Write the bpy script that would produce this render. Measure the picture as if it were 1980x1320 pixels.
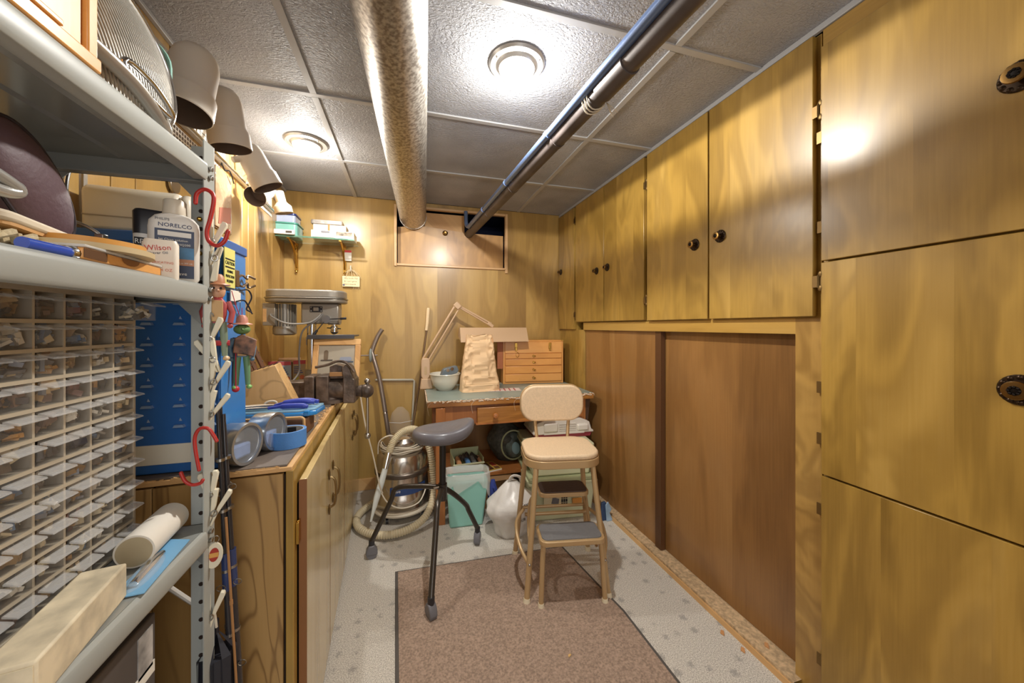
import bpy, bmesh, math, random
from mathutils import Vector, Matrix, Euler
random.seed(7)
R = math.radians
PI = math.pi
for o in list(bpy.data.objects):
    bpy.data.objects.remove(o)
SC = bpy.context.scene
COL = SC.collection

# ---------------------------------------------------------------- camera, world, light, exposure
YAW = math.atan(201/690)
cam_d = bpy.data.cameras.new('camera')
cam = bpy.data.objects.new('camera', cam_d); COL.objects.link(cam)
cam_d.sensor_width = 36; cam_d.lens = 690/1980*36
cam_d.shift_y = -29/1980
cam_d.clip_start = 0.02
cam.location = (0, 0, 1.19); cam.rotation_euler = (R(90), 0, -YAW)
SC.camera = cam
W = bpy.data.worlds.new('world'); SC.world = W; W.use_nodes = True
W.node_tree.nodes['Background'].inputs[0].default_value = (1, .95, .88, 1)
W.node_tree.nodes['Background'].inputs[1].default_value = 0.3
def area(name, loc, rot, size, power, col=(1,.93,.84), sy=None):
    l = bpy.data.lights.new(name, 'AREA'); l.size = size; l.energy = power; l.color = col
    if sy: l.shape = 'RECTANGLE'; l.size_y = sy
    o = bpy.data.objects.new(name, l); COL.objects.link(o); o.location = loc; o.rotation_euler = rot
    return o
area('added_room_fill', (.3, -1.0, 2.08), (0, 0, 0), 1.1, 8, (1,.94,.87), .8)  # unseen area light added behind the camera to fill the room
area('added_rear_fill', (.25, -1.5, 1.25), (R(90), 0, 0), 1.5, 8.5, (.97,.98,1), 1.8)  # second added fill, from the rear opening; no real daylight source
DL = 25.0      # downlight spot power
SC.view_settings.view_transform = 'Standard'; SC.view_settings.look = 'None'
SC.view_settings.gamma = 1; SC.view_settings.use_curve_mapping = False
SC.view_settings.exposure = 0.86

# ---------------------------------------------------------------- materials
def srgb(c):
    if isinstance(c, str):
        c = [int(c[i:i+2], 16)/255 for i in (0, 2, 4)]
    return tuple(x/12.92 if x <= .04045 else ((x+.055)/1.055)**2.4 for x in c) + (1,)
MATS = {}
def newmat(name):
    m = bpy.data.materials.new(name); m.use_nodes = True
    return m, m.node_tree.nodes, m.node_tree.links, m.node_tree.nodes['Principled BSDF']
def plain(name, col, rough=.5, metal=0, bump=0, bscale=80, var=0, emit=0, coat=0, trans=0):
    if name in MATS: return MATS[name]
    m, N, L, b = newmat(name)
    c = srgb(col)
    b.inputs['Base Color'].default_value = c
    b.inputs['Roughness'].default_value = rough; b.inputs['Metallic'].default_value = metal
    if coat: b.inputs['Coat Weight'].default_value = coat; b.inputs['Coat Roughness'].default_value = .15
    if trans: b.inputs['Transmission Weight'].default_value = trans
    if emit:
        b.inputs['Emission Color'].default_value = (1, .95, .86, 1); b.inputs['Emission Strength'].default_value = emit
    if bump or var:
        tc = N.new('ShaderNodeTexCoord'); n = N.new('ShaderNodeTexNoise')
        n.inputs['Scale'].default_value = bscale; n.inputs['Detail'].default_value = 4
        L.new(tc.outputs['Object'], n.inputs['Vector'])
        if bump:
            bp = N.new('ShaderNodeBump'); bp.inputs['Strength'].default_value = bump; bp.inputs['Distance'].default_value = .004
            L.new(n.outputs['Fac'], bp.inputs['Height']); L.new(bp.outputs[0], b.inputs['Normal'])
        if var:
            n2 = N.new('ShaderNodeTexNoise'); n2.inputs['Scale'].default_value = bscale*.35; n2.inputs['Detail'].default_value = 6
            L.new(tc.outputs['Object'], n2.inputs['Vector'])
            cr = N.new('ShaderNodeValToRGB'); cr.color_ramp.elements[0].position = .35; cr.color_ramp.elements[1].position = .65
            cr.color_ramp.elements[0].color = tuple(x*(1-var) for x in c[:3])+(1,)
            cr.color_ramp.elements[1].color = tuple(min(1, x*(1+var*.6)) for x in c[:3])+(1,)
            L.new(n2.outputs['Fac'], cr.inputs[0]); L.new(cr.outputs[0], b.inputs['Base Color'])
    MATS[name] = m; return m
def clear(name, col=(1,1,1), alpha=.25, rough=.08):
    if name in MATS: return MATS[name]
    m, N, L, b = newmat(name)
    b.inputs['Base Color'].default_value = tuple(col)+(1,); b.inputs['Roughness'].default_value = rough
    b.inputs['Alpha'].default_value = alpha
    MATS[name] = m; return m
def wood(name, lo, mid, hi, band=.15, axis='z', rough=.3, ring=.5, rscale=2.2, fine=.16, coat=.3, line=0):
    """veneer: grain runs along axis; bands of flitch, cathedral figure, fine pores"""
    if name in MATS: return MATS[name]
    m, N, L, b = newmat(name)
    def nd(t, **k):
        n = N.new(t)
        for a, v in k.items(): setattr(n, a, v)
        return n
    def mth(op, a, b_=None, c_=None):
        n = N.new('ShaderNodeMath'); n.operation = op
        for i, x in enumerate((a, b_, c_)):
            if x is None: continue
            if isinstance(x, (int, float)): n.inputs[i].default_value = x
            else: L.new(x, n.inputs[i])
        return n.outputs[0]
    tc = nd('ShaderNodeTexCoord'); sp = nd('ShaderNodeSeparateXYZ'); L.new(tc.outputs['Object'], sp.inputs[0])
    oi = nd('ShaderNodeObjectInfo')
    rnd = oi.outputs['Random']
    x, y, z = sp.outputs
    if axis == 'z': h, g = mth('ADD', x, y), z
    elif axis == 'x': h, g = mth('ADD', y, z), x
    else: h, g = mth('ADD', x, z), y
    h = mth('ADD', h, mth('MULTIPLY', rnd, 3.7))
    wob = nd('ShaderNodeTexWhiteNoise', noise_dimensions='1D')
    fl = mth('FLOOR', mth('DIVIDE', h, band)); L.new(fl, wob.inputs['W'])
    cv = nd('ShaderNodeCombineXYZ')
    L.new(mth('MULTIPLY', h, 5.0), cv.inputs[0]); L.new(mth('MULTIPLY', wob.outputs['Value'], 17.0), cv.inputs[1]); L.new(mth('MULTIPLY', g, rscale*.55), cv.inputs[2])
    n1 = nd('ShaderNodeTexNoise'); n1.inputs['Scale'].default_value = 1.0; n1.inputs['Detail'].default_value = 3; n1.inputs['Distortion'].default_value = .6
    L.new(cv.outputs[0], n1.inputs['Vector'])
    rings = mth('SINE', mth('MULTIPLY', n1.outputs['Fac'], 34 if not line else 75))
    rings = mth('MULTIPLY_ADD', rings, .5, .5)
    if line: rings = mth('POWER', rings, 14.0)
    cf = nd('ShaderNodeCombineXYZ')
    L.new(mth('MULTIPLY', h, 160.0), cf.inputs[0]); L.new(mth('MULTIPLY', g, 5.0), cf.inputs[2])
    n2 = nd('ShaderNodeTexNoise'); n2.inputs['Scale'].default_value = 1.0; n2.inputs['Detail'].default_value = 3
    L.new(cf.outputs[0], n2.inputs['Vector'])
    base = nd('ShaderNodeValToRGB'); e = base.color_ramp.elements
    e[0].position = .3; e[0].color = srgb(lo); e[1].position = .72; e[1].color = srgb(hi)
    k = e.new(.5); k.color = srgb(mid)
    fac = mth('ADD', mth('MULTIPLY', n1.outputs['Fac'], .62), mth('MULTIPLY', wob.outputs['Value'], .14))
    fac = mth('ADD', fac, mth('MULTIPLY', mth('SUBTRACT', n2.outputs['Fac'], .5), fine))
    fac = mth('ADD', fac, .12)
    L.new(fac, base.inputs[0])
    mx = nd('ShaderNodeMixRGB', blend_type='MULTIPLY')
    L.new(mth('MULTIPLY', rings, ring*.5), mx.inputs[0]); L.new(base.outputs[0], mx.inputs[1])
    mx.inputs[2].default_value = tuple(v*.55+.1 for v in srgb(lo)[:3])+(1,) if not line else (.25, .16, .09, 1)
    L.new(mx.outputs[0], b.inputs['Base Color'])
    b.inputs['Roughness'].default_value = rough
    if coat: b.inputs['Coat Weight'].default_value = coat; b.inputs['Coat Roughness'].default_value = .22
    bp = nd('ShaderNodeBump'); bp.inputs['Strength'].default_value = .06; bp.inputs['Distance'].default_value = .001
    L.new(n2.outputs['Fac'], bp.inputs['Height']); L.new(bp.outputs[0], b.inputs['Normal'])
    MATS[name] = m; return m
M_GOLD = wood('gold_veneer', '8c6c2c', 'ae8a40', 'c09e58', band=.17, rough=.38, ring=.5, coat=.2, rscale=3)
M_GOLDX = wood('gold_veneer_across', '93702e', 'b48d44', 'c29e58', band=.4, axis='y', rough=.35, ring=.15)
M_BACK = wood('back_veneer', '92703a', 'b08c4a', 'c2a05e', band=.24, rough=.38, ring=.3, coat=.3)
M_PLANK = wood('plank_veneer', '9c7840', 'b89252', 'caa868', band=3, rough=.38, ring=.3, coat=.25)
M_WALN = wood('brown_veneer', '74502a', '966c3c', 'ae8450', band=.6, rough=.33, ring=.25, coat=.3, rscale=1.6)
M_ENDP = wood('grained_panel', 'a07c46', 'b48f58', 'c09d68', band=.5, rough=.4, ring=1.1, line=2, rscale=1.6, fine=.12)
M_CDOOR = wood('pale_door_veneer', 'bfa66e', 'd6be88', 'e2cc9a', band=.12, rough=.22, ring=.15, coat=.6)
M_CHEST = wood('chest_oak', 'd68c42', 'e4a256', 'eeb26a', band=.4, axis='x', rough=.35, ring=.15)
M_DESK = wood('desk_oak', '94602c', 'bc803a', 'd49a52', band=.5, axis='x', rough=.35, ring=.8, fine=.5, coat=.3)
M_DESKV = wood('desk_side_wood', '7a4620', 'a86832', 'bd7c44', band=.5, rough=.45, ring=.3)
M_BLOCK = wood('block_beech', 'c89858', 'd8ac70', 'e4be88', band=.3, rough=.45, ring=.7, line=2, rscale=6)
M_EDGE = wood('raw_pine', 'c09058', 'd8aa70', 'e0b880', band=.3, axis='y', rough=.6, ring=.2)
M_DARK = plain('dark_gap', '2a1a10', .8)
M_BLACK = plain('black_plastic', '26252a', .35)
M_BLACKM = plain('black_matte', '1c1c20', .7)
M_STEELP = plain('grey_enamel', 'a8aba6', .38, .0, var=.06, bscale=8)
M_STEELD = plain('dark_grey_enamel', '9c9e9a', .18, .15, var=.06, bscale=5)
M_CHROME = plain('chrome', 'd8d8d8', .12, 1)
M_STEEL = plain('steel', 'b0aca6', .3, 1)
M_BRASS = plain('brass', 'c8a050', .25, 1)
M_ABRASS = plain('antique_brass', '8a6a3c', .3, 1)
M_WHITE = plain('white_plastic', 'e8e4dc', .35)
M_CREAM = plain('cream_plastic', 'd9cfbc', .35)
M_LAMPG = plain('beige_lamp_enamel', 'e2d9cc', .3)
M_LAMPT = plain('tan_lamp_enamel', 'c6a684', .35)
M_PAPER = plain('paper', 'ece6da', .8)
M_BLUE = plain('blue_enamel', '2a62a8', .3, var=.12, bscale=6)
M_TAPE = plain('blue_tape', '4f86c8', .7, bump=.2, bscale=300)
M_RED = plain('red_coating', 'b8322c', .35)
M_CLEAR = clear('clear_plastic', (.9,.9,.88), .22, .12)
M_CLEAR2 = clear('frosted_plastic', (.86,.86,.84), .55, .2)
M_GLASS = clear('shelf_glass', (.55,.8,.72), .22, .03)
M_TAN = plain('tan_enamel', 'b89a70', .3, .2)
M_TANV = plain('tan_vinyl', 'dcc2a0', .5, var=.08, bscale=400, bump=.15)
M_RUB = plain('cream_rubber', 'e0d4b8', .6)
M_GREYP = plain('grey_plastic', '6c6b70', .4)
M_IRON = plain('worn_iron', '6e6056', .42, .55, bump=.5, bscale=60, var=.5)
M_HAMMER = plain('hammertone_grey', '9a948a', .35, .45, bump=.1, bscale=200)

# carpet: grey loop pile with small darker flower blotches
def carpet():
    m, N, L, b = newmat('carpet')
    tc = N.new('ShaderNodeTexCoord'); b.inputs['Roughness'].default_value = .95
    n = N.new('ShaderNodeTexNoise'); n.inputs['Scale'].default_value = 260; n.inputs['Detail'].default_value = 3
    n3 = N.new('ShaderNodeTexNoise'); n3.inputs['Scale'].default_value = 6; n3.inputs['Detail'].default_value = 3
    vo = N.new('ShaderNodeTexVoronoi'); vo.inputs['Scale'].default_value = 15; vo.inputs['Randomness'].default_value = .45
    n4 = N.new('ShaderNodeTexNoise'); n4.inputs['Scale'].default_value = 120
    for q in (n, vo, n3, n4): L.new(tc.outputs['Object'], q.inputs['Vector'])
    cr = N.new('ShaderNodeValToRGB'); e = cr.color_ramp.elements
    e[0].position = .32; e[0].color = srgb('a09a90'); e[1].position = .66; e[1].color = srgb('e6e0d6'); L.new(n.outputs['Fac'], cr.inputs[0])
    ad = N.new('ShaderNodeMath'); ad.operation = 'MULTIPLY_ADD'; ad.inputs[1].default_value = .5; L.new(n4.outputs['Fac'], ad.inputs[0]); L.new(vo.outputs['Distance'], ad.inputs[2])
    c2 = N.new('ShaderNodeValToRGB'); e = c2.color_ramp.elements
    e[0].position = .38; e[0].color = (1,1,1,1); e[1].position = .52; e[1].color = (0,0,0,1); L.new(ad.outputs[0], c2.inputs[0])
    mf = N.new('ShaderNodeMath'); mf.operation = 'MULTIPLY'; mf.inputs[1].default_value = .55; L.new(c2.outputs[0], mf.inputs[0])
    mx = N.new('ShaderNodeMixRGB'); L.new(mf.outputs[0], mx.inputs[0]); L.new(cr.outputs[0], mx.inputs[1]); mx.inputs[2].default_value = srgb('85817e')
    L.new(mx.outputs[0], b.inputs['Base Color'])
    bp = N.new('ShaderNodeBump'); bp.inputs['Strength'].default_value = .5; bp.inputs['Distance'].default_value = .004
    L.new(n.outputs['Fac'], bp.inputs['Height']); L.new(bp.outputs[0], b.inputs['Normal'])
    return m
M_CARPET = carpet()
M_MAT = plain('brown_mat_pile', 'ac9482', .95, bump=.8, bscale=420, var=.32)
def ceil_mat():
    m, N, L, b = newmat('textured_ceiling'); b.inputs['Roughness'].default_value = .5
    tc = N.new('ShaderNodeTexCoord'); oi = N.new('ShaderNodeObjectInfo')
    ns = N.new('ShaderNodeTexNoise'); ns.inputs['Scale'].default_value = 3.0
    L.new(tc.outputs['Object'], ns.inputs['Vector'])
    vm = N.new('ShaderNodeVectorMath'); vm.operation = 'MULTIPLY_ADD'
    L.new(ns.outputs['Color'], vm.inputs[0]); vm.inputs[1].default_value = (.12,.12,.12); L.new(tc.outputs['Object'], vm.inputs[2])
    mp = N.new('ShaderNodeMapping'); mp.inputs['Scale'].default_value = (90, 150, 60); L.new(vm.outputs[0], mp.inputs['Vector'])
    n = N.new('ShaderNodeTexNoise'); n.inputs['Scale'].default_value = 1.0; n.inputs['Detail'].default_value = 3; n.inputs['Distortion'].default_value = .8
    L.new(mp.outputs[0], n.inputs['Vector'])
    n2 = N.new('ShaderNodeTexNoise'); n2.inputs['Scale'].default_value = 3.5; L.new(tc.outputs['Object'], n2.inputs['Vector'])
    cr = N.new('ShaderNodeValToRGB'); e = cr.color_ramp.elements
    e[0].position = .3; e[0].color = srgb('9c9da2'); e[1].position = .7; e[1].color = srgb('b8b9bd')
    L.new(n2.outputs['Fac'], cr.inputs[0]); L.new(cr.outputs[0], b.inputs['Base Color'])
    bp = N.new('ShaderNodeBump'); bp.inputs['Strength'].default_value = 1; bp.inputs['Distance'].default_value = .007
    L.new(n.outputs['Fac'], bp.inputs['Height']); L.new(bp.outputs[0], b.inputs['Normal'])
    return m
M_CEIL = ceil_mat()
def galv():
    m, N, L, b = newmat('galvanised_steel'); b.inputs['Metallic'].default_value = .85; b.inputs['Roughness'].default_value = .38
    tc = N.new('ShaderNodeTexCoord'); mp = N.new('ShaderNodeMapping'); mp.inputs['Scale'].default_value = (70, 70, 40); mp.inputs['Rotation'].default_value = (.5,.3,.8)
    L.new(tc.outputs['Object'], mp.inputs[0])
    n = N.new('ShaderNodeTexNoise'); n.inputs['Detail'].default_value = 4; n.inputs['Scale'].default_value = 1.3; L.new(mp.outputs[0], n.inputs['Vector'])
    cr = N.new('ShaderNodeValToRGB'); e = cr.color_ramp.elements
    e[0].position = .38; e[0].color = srgb('8d857c'); e[1].position = .62; e[1].color = srgb('c4bfb6')
    L.new(n.outputs['Fac'], cr.inputs[0]); L.new(cr.outputs[0], b.inputs['Base Color'])
    return m
M_GALV = galv()

# ---------------------------------------------------------------- geometry helpers
def cr_path(pts, n=8, closed=False):
    P = [Vector(p) for p in pts]; out = []
    m = len(P)
    rng = range(m) if closed else range(m-1)
    for i in rng:
        if closed: a, b, c, d = P[(i-1) % m], P[i], P[(i+1) % m], P[(i+2) % m]
        else: a, b, c, d = P[max(i-1, 0)], P[i], P[i+1], P[min(i+2, m-1)]
        for k in range(n):
            t = k/n
            out.append(.5*((2*b)+(c-a)*t+(2*a-5*b+4*c-d)*t*t+(3*b-a-3*c+d)*t**3))
    if not closed: out.append(P[-1])
    return out
class G:
    def __init__(s): s.v = []; s.f = []
    def add(s, vs, fs):
        k = len(s.v); s.v += [Vector(v) for v in vs]; s.f += [tuple(i+k for i in f) for f in fs]; return s
    def box(s, x0, x1, y0, y1, z0, z1, M=None):
        vs = [Vector((x, y, z)) for z in (z0, z1) for y in (y0, y1) for x in (x0, x1)]
        if M: vs = [M @ v for v in vs]
        return s.add(vs, [(0,2,3,1),(4,5,7,6),(0,1,5,4),(2,6,7,3),(0,4,6,2),(1,3,7,5)])
    def cb(s, c, d, rot=None):
        M = Matrix.Translation(c) @ (Euler(rot).to_matrix().to_4x4() if rot else Matrix())
        return s.box(-d[0]/2, d[0]/2, -d[1]/2, d[1]/2, -d[2]/2, d[2]/2, M)
    def cyl(s, a, b, r, r2=None, n=16, caps=True):
        return s.tube([a, b], r if r2 is None else [r, r2], n, caps=caps)
    def tube(s, pts, r, n=8, closed=False, caps=True, flat=1):
        P = [Vector(p) for p in pts]; m = len(P)
        rr = r if isinstance(r, (list, tuple)) else [r]*m
        T = []
        for i in range(m):
            if closed: t = P[(i+1) % m]-P[i-1]
            else: t = P[min(i+1, m-1)]-P[max(i-1, 0)]
            T.append(t.normalized() if t.length > 1e-9 else Vector((0,0,1)))
        u = T[0].orthogonal().normalized(); vs = []
        for i in range(m):
            u = (u-T[i]*u.dot(T[i]))
            u = u.normalized() if u.length > 1e-6 else T[i].orthogonal().normalized()
            w = T[i].cross(u)
            for k in range(n):
                a = 2*PI*k/n; vs.append(P[i]+(u*math.cos(a)+w*math.sin(a)*flat)*rr[i])
        fs = []
        for i in range(m if closed else m-1):
            j = (i+1) % m
            for k in range(n):
                fs.append((i*n+k, i*n+(k+1) % n, j*n+(k+1) % n, j*n+k))
        if caps and not closed:
            fs.append(tuple(range(n))[::-1]); fs.append(tuple((m-1)*n+k for k in range(n)))
        return s.add(vs, fs)
    def lathe(s, prof, c=(0,0,0), n=24, M=None, sx=1, sy=1, caps=True):
        c = Vector(c); vs = []
        if tuple(prof[0]) == tuple(prof[-1]): caps = False
        for r, z in prof:
            for k in range(n):
                a = 2*PI*k/n; v = Vector((r*math.cos(a)*sx, r*math.sin(a)*sy, z))
                vs.append((M @ v if M else v)+c)
        fs = [(i*n+k, i*n+(k+1) % n, (i+1)*n+(k+1) % n, (i+1)*n+k) for i in range(len(prof)-1) for k in range(n)]
        if caps and prof[0][0] > 1e-5: fs.append(tuple(range(n))[::-1])
        if caps and prof[-1][0] > 1e-5: fs.append(tuple((len(prof)-1)*n+k for k in range(n)))
        return s.add(vs, fs)
    def ball(s, c, r, n=14, M=None):
        if not isinstance(r, (tuple, list)): r = (r, r, r)
        prof = [(max(1e-6, math.sin(PI*i/(n//2+2))), -math.cos(PI*i/(n//2+2))) for i in range(n//2+3)]
        S = Matrix.Diagonal((r[0], r[1], r[2], 1))
        return s.lathe(prof, c, n, (M @ S) if M else S)
    def prism(s, poly, a0, a1, axis='z', M=None):
        """poly 2D extruded along axis; 2D coords are the other two axes in order"""
        n = len(poly)
        def mk(p, h):
            v = {'z': (p[0], p[1], h), 'y': (p[0], h, p[1]), 'x': (h, p[0], p[1])}[axis]
            v = Vector(v); return M @ v if M else v
        vs = [mk(p, a0) for p in poly]+[mk(p, a1) for p in poly]
        fs = [tuple(range(n))[::-1], tuple(range(n, 2*n))]+[(i, (i+1) % n, n+(i+1) % n, n+i) for i in range(n)]
        return s.add(vs, fs)
def rrect(w, h, r, n=5, cx=0, cy=0):
    pts = []
    for sx, sy, a0 in ((1,1,0),(-1,1,90),(-1,-1,180),(1,-1,270)):
        for k in range(n+1):
            a = R(a0+90*k/n); pts.append((cx+sx*(w/2-r)+r*math.cos(a), cy+sy*(h/2-r)+r*math.sin(a)))
    return pts
def P(name, g, mat, parent=None, bev=0, smooth=False, label=None, stuff=False, struct=False, seg=2, loc=None, rot=None):
    me = bpy.data.meshes.new(name)
    me.from_pydata([tuple(v) for v in g.v], [], g.f)
    bm = bmesh.new(); bm.from_mesh(me); bmesh.ops.recalc_face_normals(bm, faces=bm.faces); bm.to_mesh(me); bm.free()
    me.materials.append(mat)
    if smooth:
        for p in me.polygons: p.use_smooth = True
        me.set_sharp_from_angle(angle=R(smooth if smooth is not True else 40))
    o = bpy.data.objects.new(name, me); COL.objects.link(o)
    if parent: o.parent = parent
    if loc: o.location = loc
    if rot: o.rotation_euler = rot
    if bev:
        b = o.modifiers.new('bevel', 'BEVEL'); b.width = bev; b.segments = seg; b.limit_method = 'ANGLE'; b.angle_limit = R(35)
        for p in me.polygons: p.use_smooth = True
        if not smooth: me.set_sharp_from_angle(angle=R(70))
    if label: o['label'] = label
    if stuff: o['kind'] = 'stuff'
    if struct: o['kind'] = 'structure'
    return o
def T(name, label, cat, loc=(0,0,0), rz=0, group=None, rot=None):
    o = bpy.data.objects.new(name, None); COL.objects.link(o); o.empty_display_size = .05
    o.location = loc; o.rotation_euler = rot if rot else (0, 0, R(rz)); o['label'] = label; o['category'] = cat
    if group: o['group'] = group
    return o
def tag(o, label, cat, group=None):
    o['label'] = label; o['category'] = cat
    if group: o['group'] = group
    return o
def text(body, size, mat, parent, loc, rot, name='lettering', ext=.0003, align='LEFT', sx=1):
    cu = bpy.data.curves.new('t', 'FONT'); cu.body = body; cu.size = size; cu.extrude = ext; cu.align_x = align
    cu.resolution_u = 2
    o = bpy.data.objects.new('t', cu); COL.objects.link(o)
    dg = bpy.context.evaluated_depsgraph_get()
    me = bpy.data.meshes.new_from_object(o.evaluated_get(dg))
    bpy.data.objects.remove(o)
    me.materials.clear(); me.materials.append(mat)
    q = bpy.data.objects.new(name, me); COL.objects.link(q); q.parent = parent
    q.location = loc; q.rotation_euler = rot; q.scale = (sx, 1, 1)
    return q
def copy_tree(o, parent=None):
    c = o.copy(); COL.objects.link(c); c.parent = parent
    for ch in list(o.children): copy_tree(ch, c)
    return c
FRONT = (R(90), 0, 0)      # text readable from -Y
RIGHT = (R(90), 0, R(90))  # text readable from +X
LEFT = (R(90), 0, R(-90))  # text readable from -X

# ---------------------------------------------------------------- room shell
YB, CE, XR = 2.80, 2.13, 1.243
Y0 = -1.55
P('floor', G().box(-1.2, 1.9, Y0-.05, YB+.1, -.05, 0), M_CARPET, struct=True)
ceiling = P('ceiling', G().box(-1.2, 1.9, Y0-.05, YB+.1, CE+.012, CE+.06), M_DARK, struct=True)
ys = [-1.55, -1.44, -.83, -.22, .39, 1.0, 1.61, 2.21, YB]
xs = [-.9, -.365, .865, 1.26]
for i in range(len(ys)-1):
    for j in range(3):
        P('ceiling_tile', G().box(xs[j]+.006, xs[j+1]-.006, ys[i]+.006, ys[i+1]-.006, CE, CE+.01), M_CEIL, ceiling, bev=.002, seg=1)
M_TBAR = plain('ceiling_bar_paint', 'b4b4b4', .4)
for y in ys[1:-1]:
    P('ceiling_bar', G().box(-.9, XR, y-.012, y+.012, CE-.006, CE+.001), M_TBAR, ceiling, bev=.001, seg=1)
for x in xs[1:3]:
    for i in range(len(ys)-1):
        P('ceiling_bar', G().box(x-.012, x+.012, ys[i]+.013, ys[i+1]-.013, CE-.006, CE+.001), M_TBAR, ceiling)
q_ = P('trim_2', G().box(0, .014, Y0, 2.80, CE-.014, CE), M_TBAR, struct=True, bev=.002); q_.location = (-.688, 0, 0); q_.rotation_euler = (0, 0, LWA) if 'LWA' in globals() else (0, 0, R(2.69))
P('trim_1', G().box(XR-.014, XR, Y0, YB, CE-.02, CE), M_TBAR, struct=True, bev=.002)
# back wall with an opening under the ceiling
wb = P('wall_back', G().box(-1.0, -.085, YB, YB+.03, 0, CE).box(.76, 1.9, YB, YB+.03, 0, CE).box(-.085, .76, YB, YB+.03, 0, 1.66).box(-.085, .76, YB, YB+.03, 2.085, CE), M_BACK, struct=True)
P('wall_cavity', G().box(-.2, .9, YB+.02, YB+.52, 2.13, 2.15).box(-.2, .9, YB+.5, YB+.52, 1.5, 2.15).box(-.2, .9, YB+.03, YB+.5, 1.60, 1.62).box(-.2, -.18, YB+.03, YB+.5, 1.5, 2.15).box(.88, .9, YB+.03, YB+.5, 1.5, 2.15), plain('cavity_navy', '141a3a', .8), wb)
M_TRIMW = wood('pale_trim_wood', 'b98f5e', 'd0a878', 'dcb98c', band=.5, axis='x', rough=.4, ring=.1)
for nm, g in (('opening_moulding', G().box(-.10, -.08, YB-.014, YB+.02, 1.64, 2.10)), ('opening_moulding', G().box(.755, .777, YB-.014, YB+.02, 1.62, 2.10)),
              ('opening_moulding', G().box(-.08, .755, YB-.014, YB+.02, 1.645, 1.662)), ('opening_moulding', G().box(-.08, .755, YB-.012, YB+.02, 2.082, 2.10))):
    P(nm, g, M_TRIMW, wb, bev=.003)
hatch = T('access_hatch', 'brown plywood hatch board filling the opening high in the back wall', 'panel', (.33, YB+.05, 1.66))
g = G().prism([(-.405, .004), (.42, .004), (.42, .272), (.14, .275), (-.05, .29), (-.20, .305), (-.405, .285)], -.012, .006, 'y')
M_HATCH = wood('hatch_veneer', 'a07440', 'b98d54', 'c69c62', band=.5, rough=.4, ring=.6, rscale=3)
P('hatch_board', g, M_HATCH, hatch)
P('upper_board', G().box(-.205, .105, .01, .022, .25, .417), M_EDGE, hatch)
P('finger_knob', G().lathe([(.019, 0), (.021, .004), (.016, .008), (.012, .01), (.012, .006), (0, .004)], M=Matrix.Rotation(R(90), 4, 'X'), c=(-.05, -.012, .262)), M_ABRASS, hatch, smooth=True)
# left wall, grooved planks
LWA = R(2.69)
wl = P('wall_left', G().box(-.04, -.006, Y0, 2.83, 0, CE), plain('groove_dark', '3a2413', .8), struct=True)
wl.location = (-.688, 0, 0); wl.rotation_euler = (0, 0, LWA)
yy = [-1.55, -1.3, -1.1, -.85, -.6, -.4, -.15, .1, .3, .55, .75, .93, 1.04, 1.187, 1.283, 1.45, 1.6, 1.793, 1.922, 2.06, 2.143, 2.24, 2.338, 2.46, 2.535, 2.687, 2.815]
for a, b in zip(yy[:-1], yy[1:]):
    P('wall_plank', G().box(-.008, 0, a+.002, b-.002, 0, CE), M_PLANK, wl, bev=.0015, seg=1)
P('wall_front', G().box(-1.2, -.7, Y0-.05, Y0, 0, CE).box(1.1, 1.9, Y0-.05, Y0, 0, CE).box(-.7, 1.1, Y0-.05, Y0, 2.1, CE), M_BACK, struct=True)
wr = P('wall_right', G().box(1.62, 1.66, Y0, YB+.03, 0, CE), M_BACK, struct=True)
P('baseboard_back', G().box(-.36, 1.15, YB-.014, YB, 0, .085), M_EDGE, struct=True, bev=.003)

# ---------------------------------------------------------------- right built-ins
def knob(parent, loc, s=1.0):
    Mx = Matrix.Rotation(R(-90), 4, 'Y')
    ros = [(0, 0)]; n = 24
    g = G().lathe([(.024*s, 0), (.026*s, .002), (.024*s, .005), (.012*s, .006), (0, .006)], c=loc, M=Mx, n=24)
    for k in range(12):
        a = 2*PI*k/12
        g.ball((loc[0]-.003, loc[1]+math.cos(a)*.021*s, loc[2]+math.sin(a)*.021*s), .0048*s, 8)
    q = P('knob_rosette', g, plain('dark_bronze', '3a2c20', .35, .8), parent, smooth=True)
    g = G().lathe([(.007*s, .005), (.006*s, .013), (.013*s, .019), (.0155*s, .024), (.0145*s, .0275), (.011*s, .028)], c=loc, M=Mx, n=24)
    P('knob', g, M_ABRASS, q, smooth=True)
    g = G().lathe([(.011*s, .0278), (0, .0285)], c=loc, M=Mx)
    for k in range(8):
        a = 2*PI*k/8; g.ball((loc[0]-.0285, loc[1]+math.cos(a)*.006*s, loc[2]+math.sin(a)*.006*s), .0022*s, 6)
    P('knob_centre', g, plain('black_bronze', '1c1612', .4, .7), q, smooth=True)
def hinge(parent, y, z, x=XR-.018):
    g = G().box(x-.003, x, y-.003, y+.013, z-.018, z+.018).cyl((x-.003, y-.006, z-.02), (x-.003, y-.006, z+.02), .004, n=10)
    for k in (-1, 1): g.ball((x-.004, y-.011, z+.022*k), (.002, .007, .009), 8)
    g.cb((x-.001, y-.012, z), (.003, .01, .04))
    P('hinge', g, plain('aged_hinge_brass', '7a6038', .45, .7), parent, bev=.0008, smooth=True)
def upper(label, y0, y1, z0, z1, doors, knobs, hinges=()):
    t = T('wall_cabinet', label, 'cabinet', (0, 0, 0))
    P('carcass', G().box(XR+.002, 1.6, y0+.002, y1-.002, z0-.004, CE-.022), M_GOLD, t)
    for (a, b), k in zip(doors, knobs):
        d = P('door', G().box(XR-.019, XR, a+.002, b-.002, z0, z1), M_GOLD, t, bev=.0015, seg=1)
        knob(d, (XR-.019, k[0], k[1]), k[2])
    for h in hinges: hinge(t, *h)
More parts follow.
